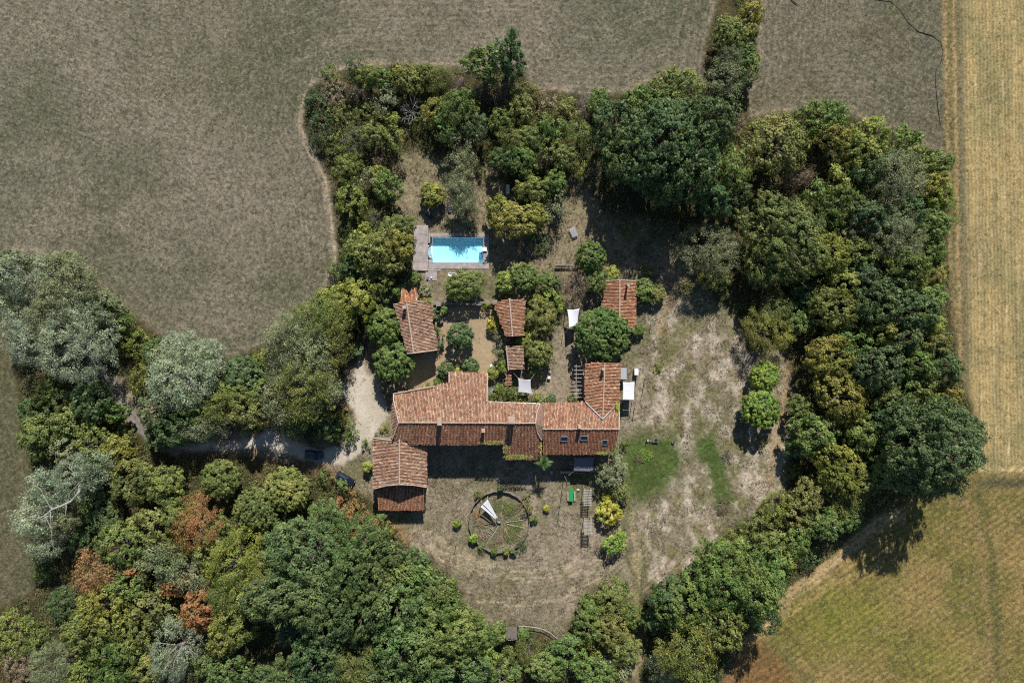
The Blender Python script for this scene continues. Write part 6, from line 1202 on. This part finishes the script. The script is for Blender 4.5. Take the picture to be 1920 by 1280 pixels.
bare_tree('small bare pale tree above the white perforated table', 1112, 318, 3.5, 1.5, 'pale_bark', 5, 8, 0.06)
bare_tree('bare grey shrub at the bottom beside the gap in the trees', 1138, 1238, 3.5, 1.8, 'pale_bark', 6, 9, 0.06)
bare_tree('bare pale twigs at the field edge above the grove', 606, 540, 2.5, 1.7, 'pale_bark', 8, 10, 0.05)
bare_tree('bare grey twigs among the olive trees left of the pool deck', 704, 414, 3.4, 1.4, 'pale_bark', 9, 9, 0.05)
bare_tree('bare pale branches at the bottom edge beside the silver trees', 100, 1262, 9.0, 2.4, 'pale_bark', 12, 8, 0.10)
bare_tree('white dead snag at the bottom edge left of the wooden hut', 938, 1270, 5.5, 1.5, 'pale_bark', 14, 7, 0.09)
bare_tree('bare white branches poking from the grove above the drive', 528, 712, 9.5, 2.0, 'pale_bark', 15, 8, 0.09)
lt = thing('leaning_silver_trunk', 'bare white limb bending through the silver tree at lower left', 'tree limb', W(147, 924, 8)); lt.location.z = 0; b0 = lt.location.copy()
LP = [(150, 905, 5.0), (148, 922, 9.4), (132, 940, 10.2), (115, 948, 10.4), (97, 955, 10.6), (83, 967, 10.6), (70, 972, 10.4), (62, 980, 10.0)]
MB().tube([Vector((0, 0.6, 0))] + [W(*q) - b0 for q in LP], [0.34, 0.26, 0.22, 0.19, 0.17, 0.15, 0.12, 0.08, 0.04], 8).build('limb', M['pale_bark'], lt)
for a, pts in ((0.09, [(124, 943, 10.3), (124, 955, 10.5), (122, 967, 10.5)]), (0.08, [(95, 956, 10.6), (95, 970, 10.8), (96, 988, 10.7), (98, 1004, 10.4)]), (0.07, [(97, 955, 10.6), (85, 935, 10.8), (75, 915, 10.8), (62, 908, 10.6)]), (0.06, [(84, 966, 10.6), (96, 990, 10.8), (98, 1018, 10.6), (101, 1034, 10.2)])):
    MB().tube([W(*q) - b0 for q in pts], [a, a * .8] + [a * .5] * (len(pts) - 3) + [a * .25], 6).build('branch', M['pale_bark'], lt)

# ------------------------------------------------------------------ undergrowth nobody could count
def undergrowth():
    g = np.random.default_rng(77); n = 90000
    px = g.uniform(-40, 1960, n); py = g.uniform(-30, 1310, n)
    e = sd_poly(px, py, ESTATE); gd = sd_poly(px, py, GARDEN); dr = np.minimum(sd_poly(px, py, DRIVE), sd_line(px, py, LANE) - 13); nz = vnoise(px / 22, py / 22, 5, 3)
    ok = (e < -3) & (gd > 2) & (dr > 4) & (nz > 0.34); px, py, nz, e = px[ok], py[ok], nz[ok], e[ok]; m = len(px); nl = 9
    C_ = np.stack([(px - 960) * S, (640 - py) * S, 0.15 + 0.9 * np.clip(nz - 0.4, 0, 1) * g.random(m) * 2], -1); ci = np.repeat(np.arange(m), nl); k = m * nl
    P_ = C_[ci] + g.normal(size=(k, 3)) * np.array([0.28, 0.28, 0.14]); P_[:, 2] = np.maximum(P_[:, 2], 0.08)
    nr = unit(g.normal(size=(k, 3)) * 0.6 + np.array([0, 0, 1.0])); t = g.normal(size=(k, 3)); t = unit(t - nr * np.sum(t * nr, 1, keepdims=True)); b = np.cross(nr, t); L_ = 0.27 * g.uniform(0.6, 1.4, k)[:, None]
    V = np.stack([P_ - t * L_ / 2, P_ + b * L_ * .25, P_ + t * L_ / 2, P_ - b * L_ * .25], 1).reshape(-1, 3)
    me = np_mesh('undergrowth', V, np.arange(4 * k).reshape(-1, 4), {'v': np.repeat(np.clip(g.normal(.5, .22, k) + (nz[ci] - .5), 0, 1), 4), 'd': np.repeat(((g.random(m) < .18) * g.uniform(.4, 1, m))[ci], 4)}); me.materials.append(M['leaf'])
    o = link('undergrowth', me); o.color = (0.055, 0.062, 0.022, 1); tag(o, 'low green and brown undergrowth between the trees', None, None, 'stuff')
undergrowth()

def dry_grass():
    """short dry grass over the garden and weeds over the fields"""
    g = np.random.default_rng(88); n = 52000
    px = g.uniform(560, 1520, n); py = g.uniform(280, 1220, n); nz = vnoise(px / 14, py / 14, 15, 4)
    pond = (px > 772) & (px < 920) & (py > 420) & (py < 530)
    ok = (sd_poly(px, py, GARDEN) < -2) & (np.minimum(sd_poly(px, py, DRIVE), sd_poly(px, py, YARD)) > 3) & (np.minimum(sd_poly(px, py, LAWN1), sd_poly(px, py, LAWN2)) > -4) & (nz > 0.54) & ~pond
    for x0, y0, x1, y1 in ((736, 690, 1166, 865), (698, 815, 802, 958), (738, 538, 822, 668), (924, 556, 988, 635), (945, 645, 984, 722), (1126, 522, 1194, 617)): ok &= ~((px > x0) & (px < x1) & (py > y0) & (py < y1))
    px, py, nz = px[ok], py[ok], nz[ok]; m = len(px); nl = 4; ci = np.repeat(np.arange(m), nl); k = m * nl
    P_ = np.stack([(px - 960) * S, (640 - py) * S, np.full(m, 0.02)], -1)[ci] + g.normal(size=(k, 3)) * np.array([0.10, 0.10, 0.0])
    a_ = g.uniform(0, 6.283, k); lean = np.stack([np.cos(a_), np.sin(a_), g.uniform(0.5, 1.4, k)], -1); L_ = g.uniform(0.12, 0.32, k)[:, None]; t = unit(lean); b = np.stack([-np.sin(a_), np.cos(a_), np.zeros(k)], -1)
    V = np.stack([P_ - b * 0.045, P_ + b * 0.045, P_ + t * L_ + b * 0.02, P_ + t * L_ - b * 0.02], 1).reshape(-1, 3)
    me = np_mesh('dry_grass', V, np.arange(4 * k).reshape(-1, 4), {'v': np.repeat(np.clip(g.normal(.45, .25, k), 0, 1), 4), 'd': np.repeat((g.random(m) < .2)[ci] * 0.9, 4)}); me.materials.append(M['leaf'])
    o = link('dry_grass', me); o.color = (0.094, 0.084, 0.056, 1); tag(o, 'short dry grass tufts over the garden', None, None, 'stuff')
dry_grass()
